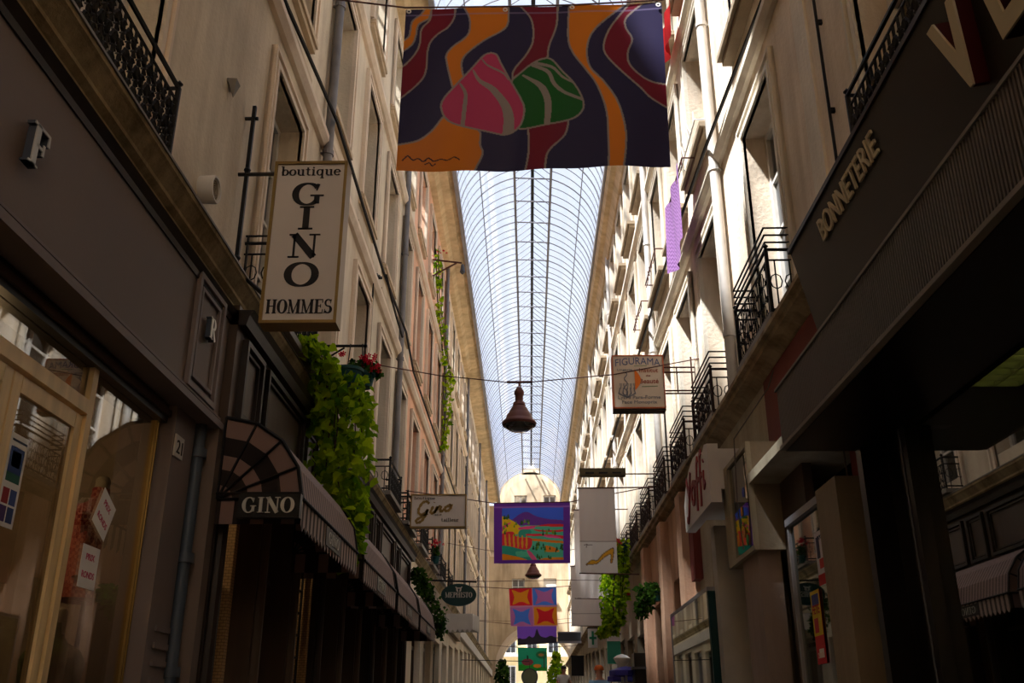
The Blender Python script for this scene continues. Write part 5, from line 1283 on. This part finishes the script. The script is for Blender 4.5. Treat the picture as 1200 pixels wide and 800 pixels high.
# framed landscape banner
f2 = lambda L: [((x-65)/810, (y-80)/630) for x, y in L]
def paint2(S, T):
    C = np.empty(S.shape+(3,)); C[:] = col(98, 44, 150)
    V = col(98, 44, 150)
    def P(pts, c, sm=True):
        q = np.array(f2(pts)); q = smooth_poly([tuple(a) for a in q]) if sm else q
        C[inside(S, T, q)] = c
    inner = (S > .105) & (S < .915) & (T > .085) & (T < .945)
    C[inner] = col(60, 96, 220)
    P([(150, 290), (260, 255), (340, 200), (420, 178), (520, 225), (640, 255), (800, 270), (800, 340), (500, 340), (300, 340)], col(100, 52, 150))
    P([(150, 325), (800, 310), (800, 680), (150, 680)], col(80, 180, 150), False)
    P([(150, 225), (250, 260), (340, 325), (360, 400), (150, 400)], col(236, 180, 20)); P([(150, 330), (250, 280), (180, 350), (150, 380)], col(220, 70, 120))
    P([(340, 340), (500, 320), (480, 350), (340, 365)], col(226, 70, 130)); P([(500, 330), (650, 305), (810, 310), (810, 335), (600, 330)], col(214, 40, 50))
    P([(480, 355), (600, 370), (810, 365), (810, 385), (560, 385)], col(214, 50, 50)); P([(340, 370), (440, 360), (460, 400), (380, 455), (330, 440)], col(50, 150, 130))
    P([(430, 405), (600, 410), (810, 430), (810, 460), (620, 435), (420, 425)], col(216, 40, 60)); P([(590, 425), (720, 430), (770, 450), (640, 445)], col(220, 80, 150))
    P([(400, 450), (600, 465), (810, 485), (810, 505), (600, 490), (420, 470)], col(240, 120, 20)); P([(610, 530), (700, 545), (760, 590), (620, 590)], col(240, 130, 30))
    P([(150, 410), (260, 380), (320, 440), (460, 450), (460, 540), (380, 570), (150, 530)], col(220, 50, 60))
    for k in range(6): P([(175+k*46, 410+k*6), (190+k*46, 410+k*6), (200+k*44, 530+k*3), (182+k*44, 530+k*3)], col(240, 150, 40))
    P([(150, 530), (330, 560), (420, 590), (500, 680), (150, 680)], col(40, 150, 130)); P([(300, 590), (420, 590), (460, 640), (320, 640)], col(80, 185, 150))
    P([(150, 615), (260, 630), (400, 665), (400, 690), (150, 690)], col(244, 130, 20)); P([(415, 585), (450, 585), (520, 670), (470, 670)], col(220, 90, 140)); P([(600, 655), (800, 650), (800, 680), (560, 680)], col(244, 130, 20))
    rn = random.Random(4)
    for (cx, cy, w, h, n) in ((240, 370, 70, 80, 9), (400, 290, 50, 30, 7), (560, 545, 100, 45, 16), (650, 385, 70, 25, 8), (760, 550, 40, 45, 7), (550, 640, 25, 10, 3), (655, 640, 25, 10, 3), (200, 225, 30, 12, 4)):
        for _ in range(n):
            a, b = cx+rn.uniform(-w, w), cy+rn.uniform(-h, h); q = rn.uniform(7, 13)
            P([(a-q, b+q*1.6), (a, b-q*1.8), (a+q, b+q*1.6)], col(*rn.choice([(40, 110, 40), (60, 90, 30), (110, 150, 30), (20, 70, 40)])))
    C[~inner] = V
    ed = (T < .085) & (T > .06); C[ed] = col(140, 90, 180)
    return C
r = empty('banner', (.06, 18, 4.9), 'purple-bordered banner painted with colourful fields and a mountain', 'banner')
banner('cloth', M['dye2'], r, 18.0, ((-.66, 5.50), (.79, 5.52), (-.65, 4.37), (.77, 4.37)), 200, 150, paint2, .015, 4)
m = MB(); rope(m, [(XL, 18, 5.75), (-.66, 18, 5.50), (.79, 18, 5.52), (XR, 18, 5.8)], .010); part(m, 'rope', M['wire'], r)

def paint3(S, T):
    C = np.empty(S.shape+(3,)); RED, OR, BL, LI = col(208, 30, 44), col(244, 136, 20), col(70, 120, 232), col(176, 104, 170)
    C[:] = col(196, 130, 160)
    def cell(s0, s1, t0, t1, bg, fg, dx=0):
        q = (S > s0+.008) & (S < s1-.008) & (T > t0+.008) & (T < t1-.008); C[q] = bg
        u = (S-s0)/(s1-s0)-.5-dx; v = (T-t0)/(t1-t0)-.5
        b = (np.abs(u) < .34-.05*np.cos(v*6)) & (np.abs(v) < .34-.08*np.cos(u*8)) ; C[q & b] = fg
    cell(0, .485, 0, .47, RED, OR); cell(.485, 1, 0, .47, BL, LI); cell(0, .485, .5, 1, LI, BL); cell(.5, 1, .5, .985, OR, RED)
    return C
r = empty('banner', (.1, 28, 4.7), 'banner of four squares, red, blue, lilac and orange butterfly shapes', 'banner')
banner('cloth', M['dye2'], r, 28.0, ((-.58, 5.20), (.78, 5.24), (-.52, 4.16), (.80, 4.16)), 120, 90, paint3, .012, 6)
m = MB(); rope(m, [(XL, 28, 5.3), (-.58, 28, 5.20), (.78, 28, 5.24), (XR, 28, 5.35)], .010); part(m, 'rope', M['wire'], r)
def paint4(S, T):
    C = np.empty(S.shape+(3,)); C[:] = col(120, 76, 200)
    hgt = .70-.12*np.exp(-((S-.3)/.06)**2)-.34*np.exp(-((S-.5)/.045)**2)-.14*np.exp(-((S-.52)/.12)**2)-.10*np.exp(-((S-.85)/.08)**2)-.05*np.exp(-((S-.05)/.05)**2)
    C[T > hgt] = col(44, 40, 52); C[T < .04] = col(150, 60, 110); return C
r = empty('banner', (.3, 34, 4.4), 'violet banner with a dark town skyline, below the four-square one', 'banner')
banner('cloth', M['dye2'], r, 34.0, ((-.42, 4.76), (.93, 4.78), (-.40, 4.08), (.93, 4.16)), 110, 60, paint4, .012, 8)
m = MB(); rope(m, [(XL, 34, 4.95), (-.42, 34, 4.76), (.93, 34, 4.78), (2.18, 34, 4.9)], .010); part(m, 'rope', M['wire'], r)
def paint5(S, T):
    C = np.empty(S.shape+(3,)); C[:] = col(30, 156, 118)
    C[T > .76-.08*np.sin(S*5)] = col(40, 150, 40)
    C[((S-.33)/.2)**2+((T-.62)/.15)**2 < 1] = col(130, 60, 70); C[((S-.33)/.03)**2+((T-.42)/.1)**2 < 1] = col(30, 60, 40)
    C[((S-.82)/.2)**2+((T-.3)/.17)**2 < 1] = col(40, 110, 70); C[((S-.8)/.1)**2+((T-.3)/.06)**2 < 1] = col(160, 110, 60)
    C[((S-.66)/.14)**2+((T-.78)/.08)**2 < 1] = col(240, 140, 40); C[(abs(S-.9) < .02) & (T > .4) & (T < .9)] = col(60, 60, 40)
    return C
r = empty('banner', (.12, 40, 4), 'small green banner with a brown pot and tree, lowest in the archway', 'banner')
banner('cloth', M['dye2'], r, 40.0, ((-.47, 4.44), (.70, 4.42), (-.45, 3.55), (.70, 3.55)), 90, 70, paint5, .012, 9)
m = MB(); rope(m, [(XL, 40, 4.6), (-.47, 40, 4.44), (.70, 40, 4.42), (2.18, 40, 4.55)], .010); part(m, 'rope', M['wire'], r)

# grey vertical banners
def grey_banner(y, x0, x1, zt, zb, lab, shoe=None):
    r = empty('grey_banner', ((x0+x1)/2, y, zb), lab, 'banner', 'grey hanging banners on the right')
    def pg(S, T):
        C = np.empty(S.shape+(3,)); C[:] = col(206, 198, 192)
        if shoe:
            C[T > shoe] = col(226, 220, 214); C[np.abs(T-shoe) < .005] = col(140, 130, 124)
            U = (S); V = (T-shoe)/(1-shoe)
            q = smooth_poly([(.17, .72), (.30, .60), (.46, .60), (.58, .45), (.72, .32), (.90, .22), (.91, .36), (.86, .66), (.82, .66), (.83, .42), (.66, .50), (.54, .62), (.44, .70), (.2, .74)], True, 4)
            C[inside(U, V, q)] = col(212, 160, 40); C[near(U, V, q, .012, True)] = col(110, 84, 50)
            q = [(.12, .12), (.2, .10), (.17, .2)]; C[near(U, V, q, .012)] = col(110, 100, 100); C[near(U, V, [(.2, .13), (.36, .11)], .010)] = col(110, 100, 100)
        else:
            C[np.abs(T-.8) < .006] = col(120, 112, 106)
        return C
    banner('cloth', M['dye2'], r, y, ((x0, zt), (x1, zt), (x0, zb), (x1, zb)), 60, 120, pg, .012, int(y))
    m = MB(); m.tube([(x0-.02, y, zt), (XR, y, zt+.01)], .013, 6); m.tube([(x0-.02, y, zb), (x1+.35, y, zb-.02)], .011, 6); part(m, 'rod', M['ironbr'], r)
    return r
grey_banner(16.0, .85, 1.46, 5.32, 3.90, 'grey banner with a yellow high-heeled shoe at its foot', .63)
grey_banner(21.5, 1.02, 1.75, 6.1, 4.15, 'plain grey banner just behind the shoe banner')
grey_banner(24.5, 1.05, 1.85, 5.3, 3.85, 'lowest grey banner, farthest of the three on the right')
r = empty('roller_box', (1.27, 16, 5.55), 'olive metal box with slots on a rod above the shoe banner', 'box')
part(MB().box(.88, 1.66, 15.97, 16.10, 5.53, 5.66), 'casing', M['olive'], r)
m = MB()
for k in range(3): m.box(.97+k*.23, 1.12+k*.23, 15.955, 15.97, 5.56, 5.59)
part(m, 'slot', M['black'], r); part(MB().tube([(1.66, 16.03, 5.57), (XR, 16.03, 5.57)], .012, 6), 'rod', M['ironbr'], r)
r = empty('hanging_sign', (1.1, 28, 3.7), 'slate-grey rectangular sign right of the violet banner', 'sign')
part(MB().box(.80, 1.45, 28, 28.1, 3.72, 4.0), 'board', M['slate'], r); m = MB(); m.box(.79, 1.46, 27.99, 28.0, 3.98, 4.01); m.box(.79, 1.46, 27.985, 28.0, 3.70, 3.76); part(m, 'edge_strip', M['steelL'], r)
part(MB().tube([(1.1, 28.05, 4.0), (1.1, 28.05, 4.6), (XR, 28.05, 4.62)], .012, 5), 'bracket', M['iron'], r)

# ================================================================== LAMPS
def lamp(x, y, z, k, lab, xw):
    r = empty('pendant_lamp', (x, y, z), lab, 'lamp', 'bell lamps strung across the street')
    pr = [(.0, .53), (.035, .53), (.05, .50), (.068, .47), (.068, .43), (.055, .41), (.055, .33), (.08, .31), (.09, .27), (.085, .26), (.115, .22), (.135, .18), (.15, .15), (.165, .14), (.185, .08), (.205, .05), (.225, .04), (.238, .01), (.225, -.02), (.2, .03), (.14, .14)]
    part(MB().lathe((x, y, z), [(a*k, h*k) for a, h in pr], 36), 'shade', M['copper'], r, True)
    part(MB().lathe((x, y, z), [(.205*k, .0), (.19*k, -.045*k), (.13*k, -.085*k), (.0, -.10*k)], 28), 'glass_bowl', glassy('lamp_bowl_glass', (150, 155, 160), .12, .05, .6), r, True)
    part(MB().lathe((x, y, z+.02*k), [(.0, 0), (.18*k, 0), (.12*k, .12*k)], 20), 'reflector', M['milk'], r)
    m = MB(); m.tube([(x-.17*k, y, z+.61*k), (x+.18*k, y, z+.61*k)], .018*k, 8); m.tube([(x, y, z+.55*k), (x, y, z+.62*k)], .012, 6); part(m, 'hanger_bar', M['copper'], r)
    m = MB(); za = z+.61*k
    for s_, X in ((-1, XL), (1, XR)): m.tube([(x+s_*.17*k, y, za), (X*.5, y, za+.10), (X, y, za+.32)], .008, 5)
    part(m, 'span_wire', M['wire'], r)
lamp(-.115, 12, 5.24, .96, 'brown-red bell lamp hanging in front of the glass roof', 0)
lamp(.12, 27, 5.42, .98, 'farther small bell lamp hanging under the landscape banner', 0)
r = empty('bracket_lamp', (-2.0, 21.3, 12), 'small lamp on a V-shaped arm reaching from the upper left wall', 'lamp')
m = MB(); m.tube([(XL, 21.3, 12.35), (-1.62, 21.3, 12.25)], .022, 6); m.tube([(XL, 21.3, 11.9), (-1.75, 21.3, 12.25)], .022, 6); part(m, 'arm', M['ironbr'], r)
part(MB().lathe((-1.6, 21.3, 12.0), [(.0, .2), (.04, .2), (.05, .1), (.07, .0), (.02, -.06), (0, -.06)], 14), 'lamp_head', M['slate'], r, True)

# laundry on the right wall
def laundry(y0, y1, zt, zb, lab, mat, x=2.08, seed=1):
    rn = random.Random(seed); n = 14; vs = []
    for j in range(15):
        t = j/14
        for i in range(n+1):
            s_ = i/n; y = y0+(y1-y0)*s_
            vs.append((x-.03*math.sin(s_*13+seed)-.04*t*math.sin(s_*7), y, zt+(zb-zt)*t*(1-.25*abs(s_-.4))))
    m = MB(); m.add(vs, [(j*(n+1)+i, j*(n+1)+i+1, (j+1)*(n+1)+i+1, (j+1)*(n+1)+i) for j in range(14) for i in range(n)])
    return tag(m.build('hanging_cloth', mat, smooth=True), lab, 'cloth')
M['lilac'] = check_mat('lilac_patterned_weave', (104, 64, 118), (140, 98, 152), 34)
laundry(10.75, 11.95, 8.42, 7.2, 'lilac patterned cloth hung out below a window on the right wall', M['lilac'], 2.0)
laundry(11.0, 11.9, 11.35, 10.7, 'small red cloth hung at an upper right window beside the large banner', M['red'], 2.08, 3)
laundry(17.9, 18.6, 8.2, 7.75, 'small pink cloth at a window left of the orange-rimmed sign', M['petal'], 2.06, 5)
for y, z, lab in ((11.4, 8.42, 'rusty rail the lilac cloth hangs on'), (14.2, 8.55, 'rusty window rail past the lilac cloth'), (16.2, 8.55, 'far rusty window rail above the orange-rimmed sign')):
    m = MB(); m.tube([(XR, y-.75, z), (2.02, y-.75, z), (2.02, y+.6, z), (XR, y+.6, z)], .012, 5)
    for k in range(9): m.tube([(2.02+.03*math.sin(k), y-.7+k*.15, z), (2.02, y-.7+k*.15, z-.09)], .008, 4)
    tag(m.build('window_rail', M['ironbr']), lab, 'rail')
m = MB()
for k in range(9): m.tube([(2.06, 9.9+k*.13, 8.45), (2.06+.05*math.sin(k*2), 9.93+k*.13, 8.62), (2.06, 9.97+k*.13, 8.45)], .01, 4)
m.tube([(XR, 9.85, 8.45), (2.06, 9.85, 8.45), (2.06, 11.0, 8.45), (XR, 11.0, 8.45)], .01, 5)
tag(m.build('window_rail', M['offwhite']), 'curly white wire guard on a sill beside the pale drainpipe', 'rail')

# white awning, farther left; signs farther right
r = empty('awning', (-1.7, 21, 3.5), 'small white canopy box past the ivy bush on the left', 'awning')
m = MB(); m.prismX([(20.6, 3.42), (20.6, 3.74), (23.4, 3.95), (23.4, 3.6)], -2.19, -1.18); part(m, 'canopy', M['offwhite'], r)
m = MB()
for k in range(10): m.add([(-2.19+k*.1, 20.59, 3.43), (-2.09+k*.1, 20.59, 3.43), (-2.14+k*.1, 20.59, 3.36)], [(0, 1, 2)])
part(m, 'scalloped_edge', M['face'], r)
def box_sign(x, y, w, h, z, mat, lab):
    r = empty('shop_sign', (x, y, z), lab, 'sign')
    part(MB().box(x-w/2, x+w/2, y, y+.08, z, z+h), 'board', mat, r); part(MB().box(x-w/2-.02, x+w/2+.02, y-.01, y+.09, z+h, z+h+.03), 'top_rail', M['iron'], r)
    return r
r = box_sign(1.9, 22.5, .30, .62, 2.85, paint('sea_green_panel', (70, 170, 140), .5, var=.05), 'sea-green upright shop sign under the right vine')
part(MB().box(1.75, 2.05, 22.485, 22.499, 3.33, 3.47), 'white_header', M['white'], r)
r = box_sign(1.75, 27.5, .26, .5, 3.55, M['offwhite'], 'white and green pharmacy-like sign farther along the right wall')
m = MB(); m.box(1.72, 1.78, 27.48, 27.499, 3.62, 3.98); m.box(1.65, 1.85, 27.48, 27.499, 3.77, 3.83); part(m, 'green_cross', paint('green_paint', (40, 130, 90), .5), r)
box_sign(1.62, 34, .42, .62, 3.1, M['black'], 'black square sign low near the end of the right wall')
r = empty('round_sign', (.0, 32, 3.1), 'grey-green round disc sign hanging at the foot of the archway', 'sign')
part(MB().lathe((.0, 31.98, 2.98), [(0, -.02), (.24, -.02), (.24, .02), (0, .02)], 28, 'y'), 'disc', paint('grey_green_disc', (120, 128, 100), .6, var=.1), r)
part(MB().lathe((.0, 31.97, 2.98), [(.23, -.03), (.265, -.03), (.265, .03), (.23, .03)], 28, 'y'), 'rim', M['slate'], r)
part(MB().tube([(0, 32, 3.22), (0, 32, 3.45), (XL+.15, 32, 3.5)], .012, 5), 'arm', M['iron'], r)
# far street wires
cable([(XL, 24, 4.9), (-1, 24, 4.86), (XR, 24, 4.9)], 'thin wire across the street behind the landscape banner', .008, 'wire')
cable([(XL, 45, 6.0), (XR, 45, 6.1)], 'thin wire across the street near the archway', .008, 'wire', sag=.1)

# cafe things
r = empty('street_lamp', (1.78, 19.6, 0), 'white globe-topped standard lamp outside the salmon house', 'lamp')
z = fz(19.6); part(MB().tube([(1.8, 19.6, z), (1.8, 19.6, 2.6)], .03, 8), 'pole', M['steelL'], r, True)
part(MB().lathe((1.8, 19.6, 2.6), [(.03, 0), (.07, .02), (.15, .16), (.17, .19), (.10, .24), (.0, .27)], 20), 'shade', M['white'], r, True)
def chair_stack(x, y, mat, lab):
    r = empty('cafe_parasol', (x, y, fz(y)), lab, 'parasol', 'violet-blue cafe parasols')
    z = fz(y); part(MB().tube([(x, y, z), (x, y, 2.55)], .02, 8), 'pole', M['white'], r, True)
    m = MB(); pr = [(.0, .10), (.12, .08), (.30, .02), (.30, -.07)]; m.lathe((x, y, 2.46), pr, 8); part(m, 'canopy', mat, r)
    part(MB().lathe((x, y, z), [(0, 0), (.22, 0), (.22, .05), (.03, .07)], 16), 'base', M['slate'], r, True)
chair_stack(1.86, 20.3, M['bluep'], 'violet-blue cafe parasol beside the person in the orange cap')
chair_stack(1.72, 18.0, M['bluep'], 'second violet-blue cafe parasol, nearer the salmon house')
r = empty('menu_cabinet', (1.95, 17.4, 0), 'black upright menu cabinet against the salmon wall', 'cabinet')
part(MB().box(1.82, 2.05, 17.5, 17.9, fz(17.5), 2.75), 'body', M['black'], r); part(MB().box(1.78, 2.05, 17.45, 17.95, 2.48, 2.52), 'shelf', M['slate'], r)

# ================================================================== PEOPLE
def skin_mesh(name, V, E, R, mat, parent, root=0, sub=2):
    me = bpy.data.meshes.new(name); me.from_pydata(V, E, []); me.materials.append(mat)
    o = bpy.data.objects.new(name, me); COL.objects.link(o)
    sk = o.modifiers.new('Skin', 'SKIN'); sk.use_smooth_shade = True
    for i, v in enumerate(me.skin_vertices[0].data):
        v.radius = R[i] if isinstance(R[i], tuple) else (R[i], R[i]); v.use_root = (i == root)
    ss = o.modifiers.new('Sub', 'SUBSURF'); ss.levels = sub; ss.render_levels = sub
    o.parent = parent; o.matrix_parent_inverse = parent_inv(parent); reg(parent, o)
    return o
def person(x, y, lab, shirt, cap, h=1.72, face=1):
    z = fz(y); r = empty('person', (x, y, z), lab, 'person'); k = h/1.75
    W = lambda a, b, c: (x+a*k, y+b*k*face, z+c*k)
    J = [W(0,0,.95), W(0,.01,1.15), W(0,.0,1.38), W(0,.0,1.47), W(0,-.01,1.55), W(0,-.02,1.64), W(0,-.02,1.70),
         W(-.19,0,1.40), W(-.25,.02,1.13), W(-.24,-.06,.90), W(-.24,-.09,.82), W(.19,0,1.40), W(.25,.02,1.13), W(.24,-.06,.90), W(.24,-.09,.82),
         W(-.10,0,.88), W(-.11,-.01,.50), W(-.11,.02,.09), W(-.11,-.14,.04), W(.10,0,.88), W(.11,.03,.50), W(.11,.06,.09), W(.11,-.10,.04)]
    E = [(0,1),(1,2),(2,3),(3,4),(4,5),(5,6),(2,7),(7,8),(8,9),(9,10),(2,11),(11,12),(12,13),(13,14),(0,15),(15,16),(16,17),(17,18),(0,19),(19,20),(20,21),(21,22)]
    R = [(.15,.11),(.15,.11),(.17,.11),.06,.075,.092,.06,.055,.042,.03,.03,.055,.042,.03,.03,.085,.06,.042,.04,.085,.06,.042,.04]
    R = [tuple(a*k for a in q) if isinstance(q, tuple) else q*k for q in R]
    skin_mesh('body', J, E, R, M['skin'], r)
    for sx in (-1, 1):
        for f in range(5):
            bx = W(sx*.24+(f-2)*.016, -.09, .80); q = .075-.008*abs(f-2)
            m = MB(); m.tube([bx, (bx[0], bx[1]-.01*face, bx[2]-q*.5*k), (bx[0], bx[1]-.025*face, bx[2]-q*k)], [.009, .008, .006], 6)
            part(m, 'finger', M['skin'], r, True)
    skin_mesh('shirt', [J[0], J[1], J[2], W(0,0,1.43), J[7], W(-.225,.01,1.24), J[11], W(.225,.01,1.24)], [(0,1),(1,2),(2,3),(2,4),(4,5),(2,6),(6,7)], [(.165*k,.125*k),(.165*k,.125*k),(.185*k,.125*k),.08*k,.07*k,.065*k,.07*k,.065*k], shirt, r)
    skin_mesh('trousers', [W(0,0,.97), J[15], J[16], W(-.11,.02,.12), J[19], J[20], W(.11,.06,.12)], [(0,1),(1,2),(2,3),(0,4),(4,5),(5,6)], [(.16*k,.12*k),.10*k,.075*k,.065*k,.10*k,.075*k,.065*k], M['navy'], r)
    hx, hy, hz = W(0, -.02, 1.665)
    m = MB(); m.lathe((hx, hy, hz), [(.108*k, -.01), (.108*k, .03*k), (.09*k, .075*k), (.05*k, .10*k), (0, .108*k)], 18)
    if cap: m.box(hx-.07, hx+.07, *sorted((hy-.10*face, hy-.19*face)), hz-.005, hz+.01)
    part(m, 'cap' if cap else 'hair', cap or M['brownD'], r, True)
    m = MB(); fx, fy, fz_ = W(0, -.02, 1.60)
    m.add([(fx-.012, fy-.085*face, fz_-.02), (fx+.012, fy-.085*face, fz_-.02), (fx, fy-.115*face, fz_-.015), (fx, fy-.085*face, fz_+.025)], [(0, 1, 2), (1, 3, 2), (0, 2, 3), (0, 3, 1)])
    part(m, 'nose', M['skin'], r)
    m = MB()
    for sx in (-1, 1): m.lathe((fx+sx*.03, fy-.088*face, fz_+.02), [(0, -.008), (.010, 0), (0, .008)], 8, 'y')
    part(m, 'eyes', M['black'], r)
    m = MB(); m.box(fx-.022, fx+.022, *sorted((fy-.083*face, fy-.093*face)), fz_-.048, fz_-.040); part(m, 'mouth', M['redink'], r)
    m = MB()
    for sx in (-1, 1): m.lathe((fx+sx*.088, fy, fz_), [(0, -.025), (.018, 0), (0, .03)], 8)
    part(m, 'ears', M['skin'], r)
person(1.55, 22.5, 'person in a light blue shirt and orange cap standing by the cafe parasols', M['ltblue'], M['orangecap'], 1.74, -1)
person(1.25, 37, 'distant dark-haired person near the archway, mostly below the picture edge', M['offwhite'], None, 1.75, 1)

# ================================================================== LIGHT
w = bpy.data.worlds.new('sky'); SC.world = w; w.use_nodes = True; nt = w.node_tree; n = nt.nodes; l = nt.links
bg = n['Background']; tc = n.new('ShaderNodeTexCoord'); no = n.new('ShaderNodeTexNoise'); no.inputs['Scale'].default_value = 3.2; no.inputs['Detail'].default_value = 4
l.new(tc.outputs['Generated'], no.inputs['Vector']); r_ = n.new('ShaderNodeValToRGB'); r_.color_ramp.elements[0].position = .35; r_.color_ramp.elements[1].position = .65
r_.color_ramp.elements[0].color = (.68, .76, .98, 1); r_.color_ramp.elements[1].color = (.88, .92, 1.0, 1)
l.new(no.outputs['Fac'], r_.inputs['Fac']); l.new(r_.outputs['Color'], bg.inputs['Color']); bg.inputs['Strength'].default_value = 1.5
sd = bpy.data.lights.new('sun', 'SUN'); sd.energy = 24.0; sd.angle = math.radians(2.5); sd.color = (1.0, .965, .92)
so = bpy.data.objects.new('sun', sd); COL.objects.link(so)
so.rotation_euler = Vector((.42, .27, -.87)).to_track_quat('-Z', 'Y').to_euler()

def light_point(x, y, z, e, c):
    d = bpy.data.lights.new('shop_lamp_and_fill', 'POINT'); d.energy = e; d.color = c; d.shadow_soft_size = .08
    o = bpy.data.objects.new('shop_lamp_and_fill', d); COL.objects.link(o); o.location = (x, y, z)
light_point(-3.2, 5.0, 3.1, 17, (1, .72, .42)); light_point(-3.1, 6.9, 3.2, 9, (1, .75, .45)); light_point(-3.0, 9.4, 3.2, 8, (1, .75, .45))  # first is the spotlight's; the other two are added fill for the brick walls
# ================================================================== CAMERA (eye level, 24x36 frame, tilted up 21.8 degrees)
cd = bpy.data.cameras.new('camera'); cd.sensor_width = 36; cd.lens = 36*1118/1200; cd.clip_start = .05; cd.clip_end = 400
co = bpy.data.objects.new('camera', cd); COL.objects.link(co); co.location = (0, 0, 1.6)
co.rotation_euler = (math.radians(90+21.837), 0, math.radians(.999)); SC.camera = co
SC.view_settings.view_transform = 'Standard'; SC.view_settings.look = 'None'; SC.view_settings.gamma = 1; SC.view_settings.exposure = 0.0
SC.cycles.max_bounces = 10; SC.cycles.transparent_max_bounces = 16; SC.cycles.diffuse_bounces = 8
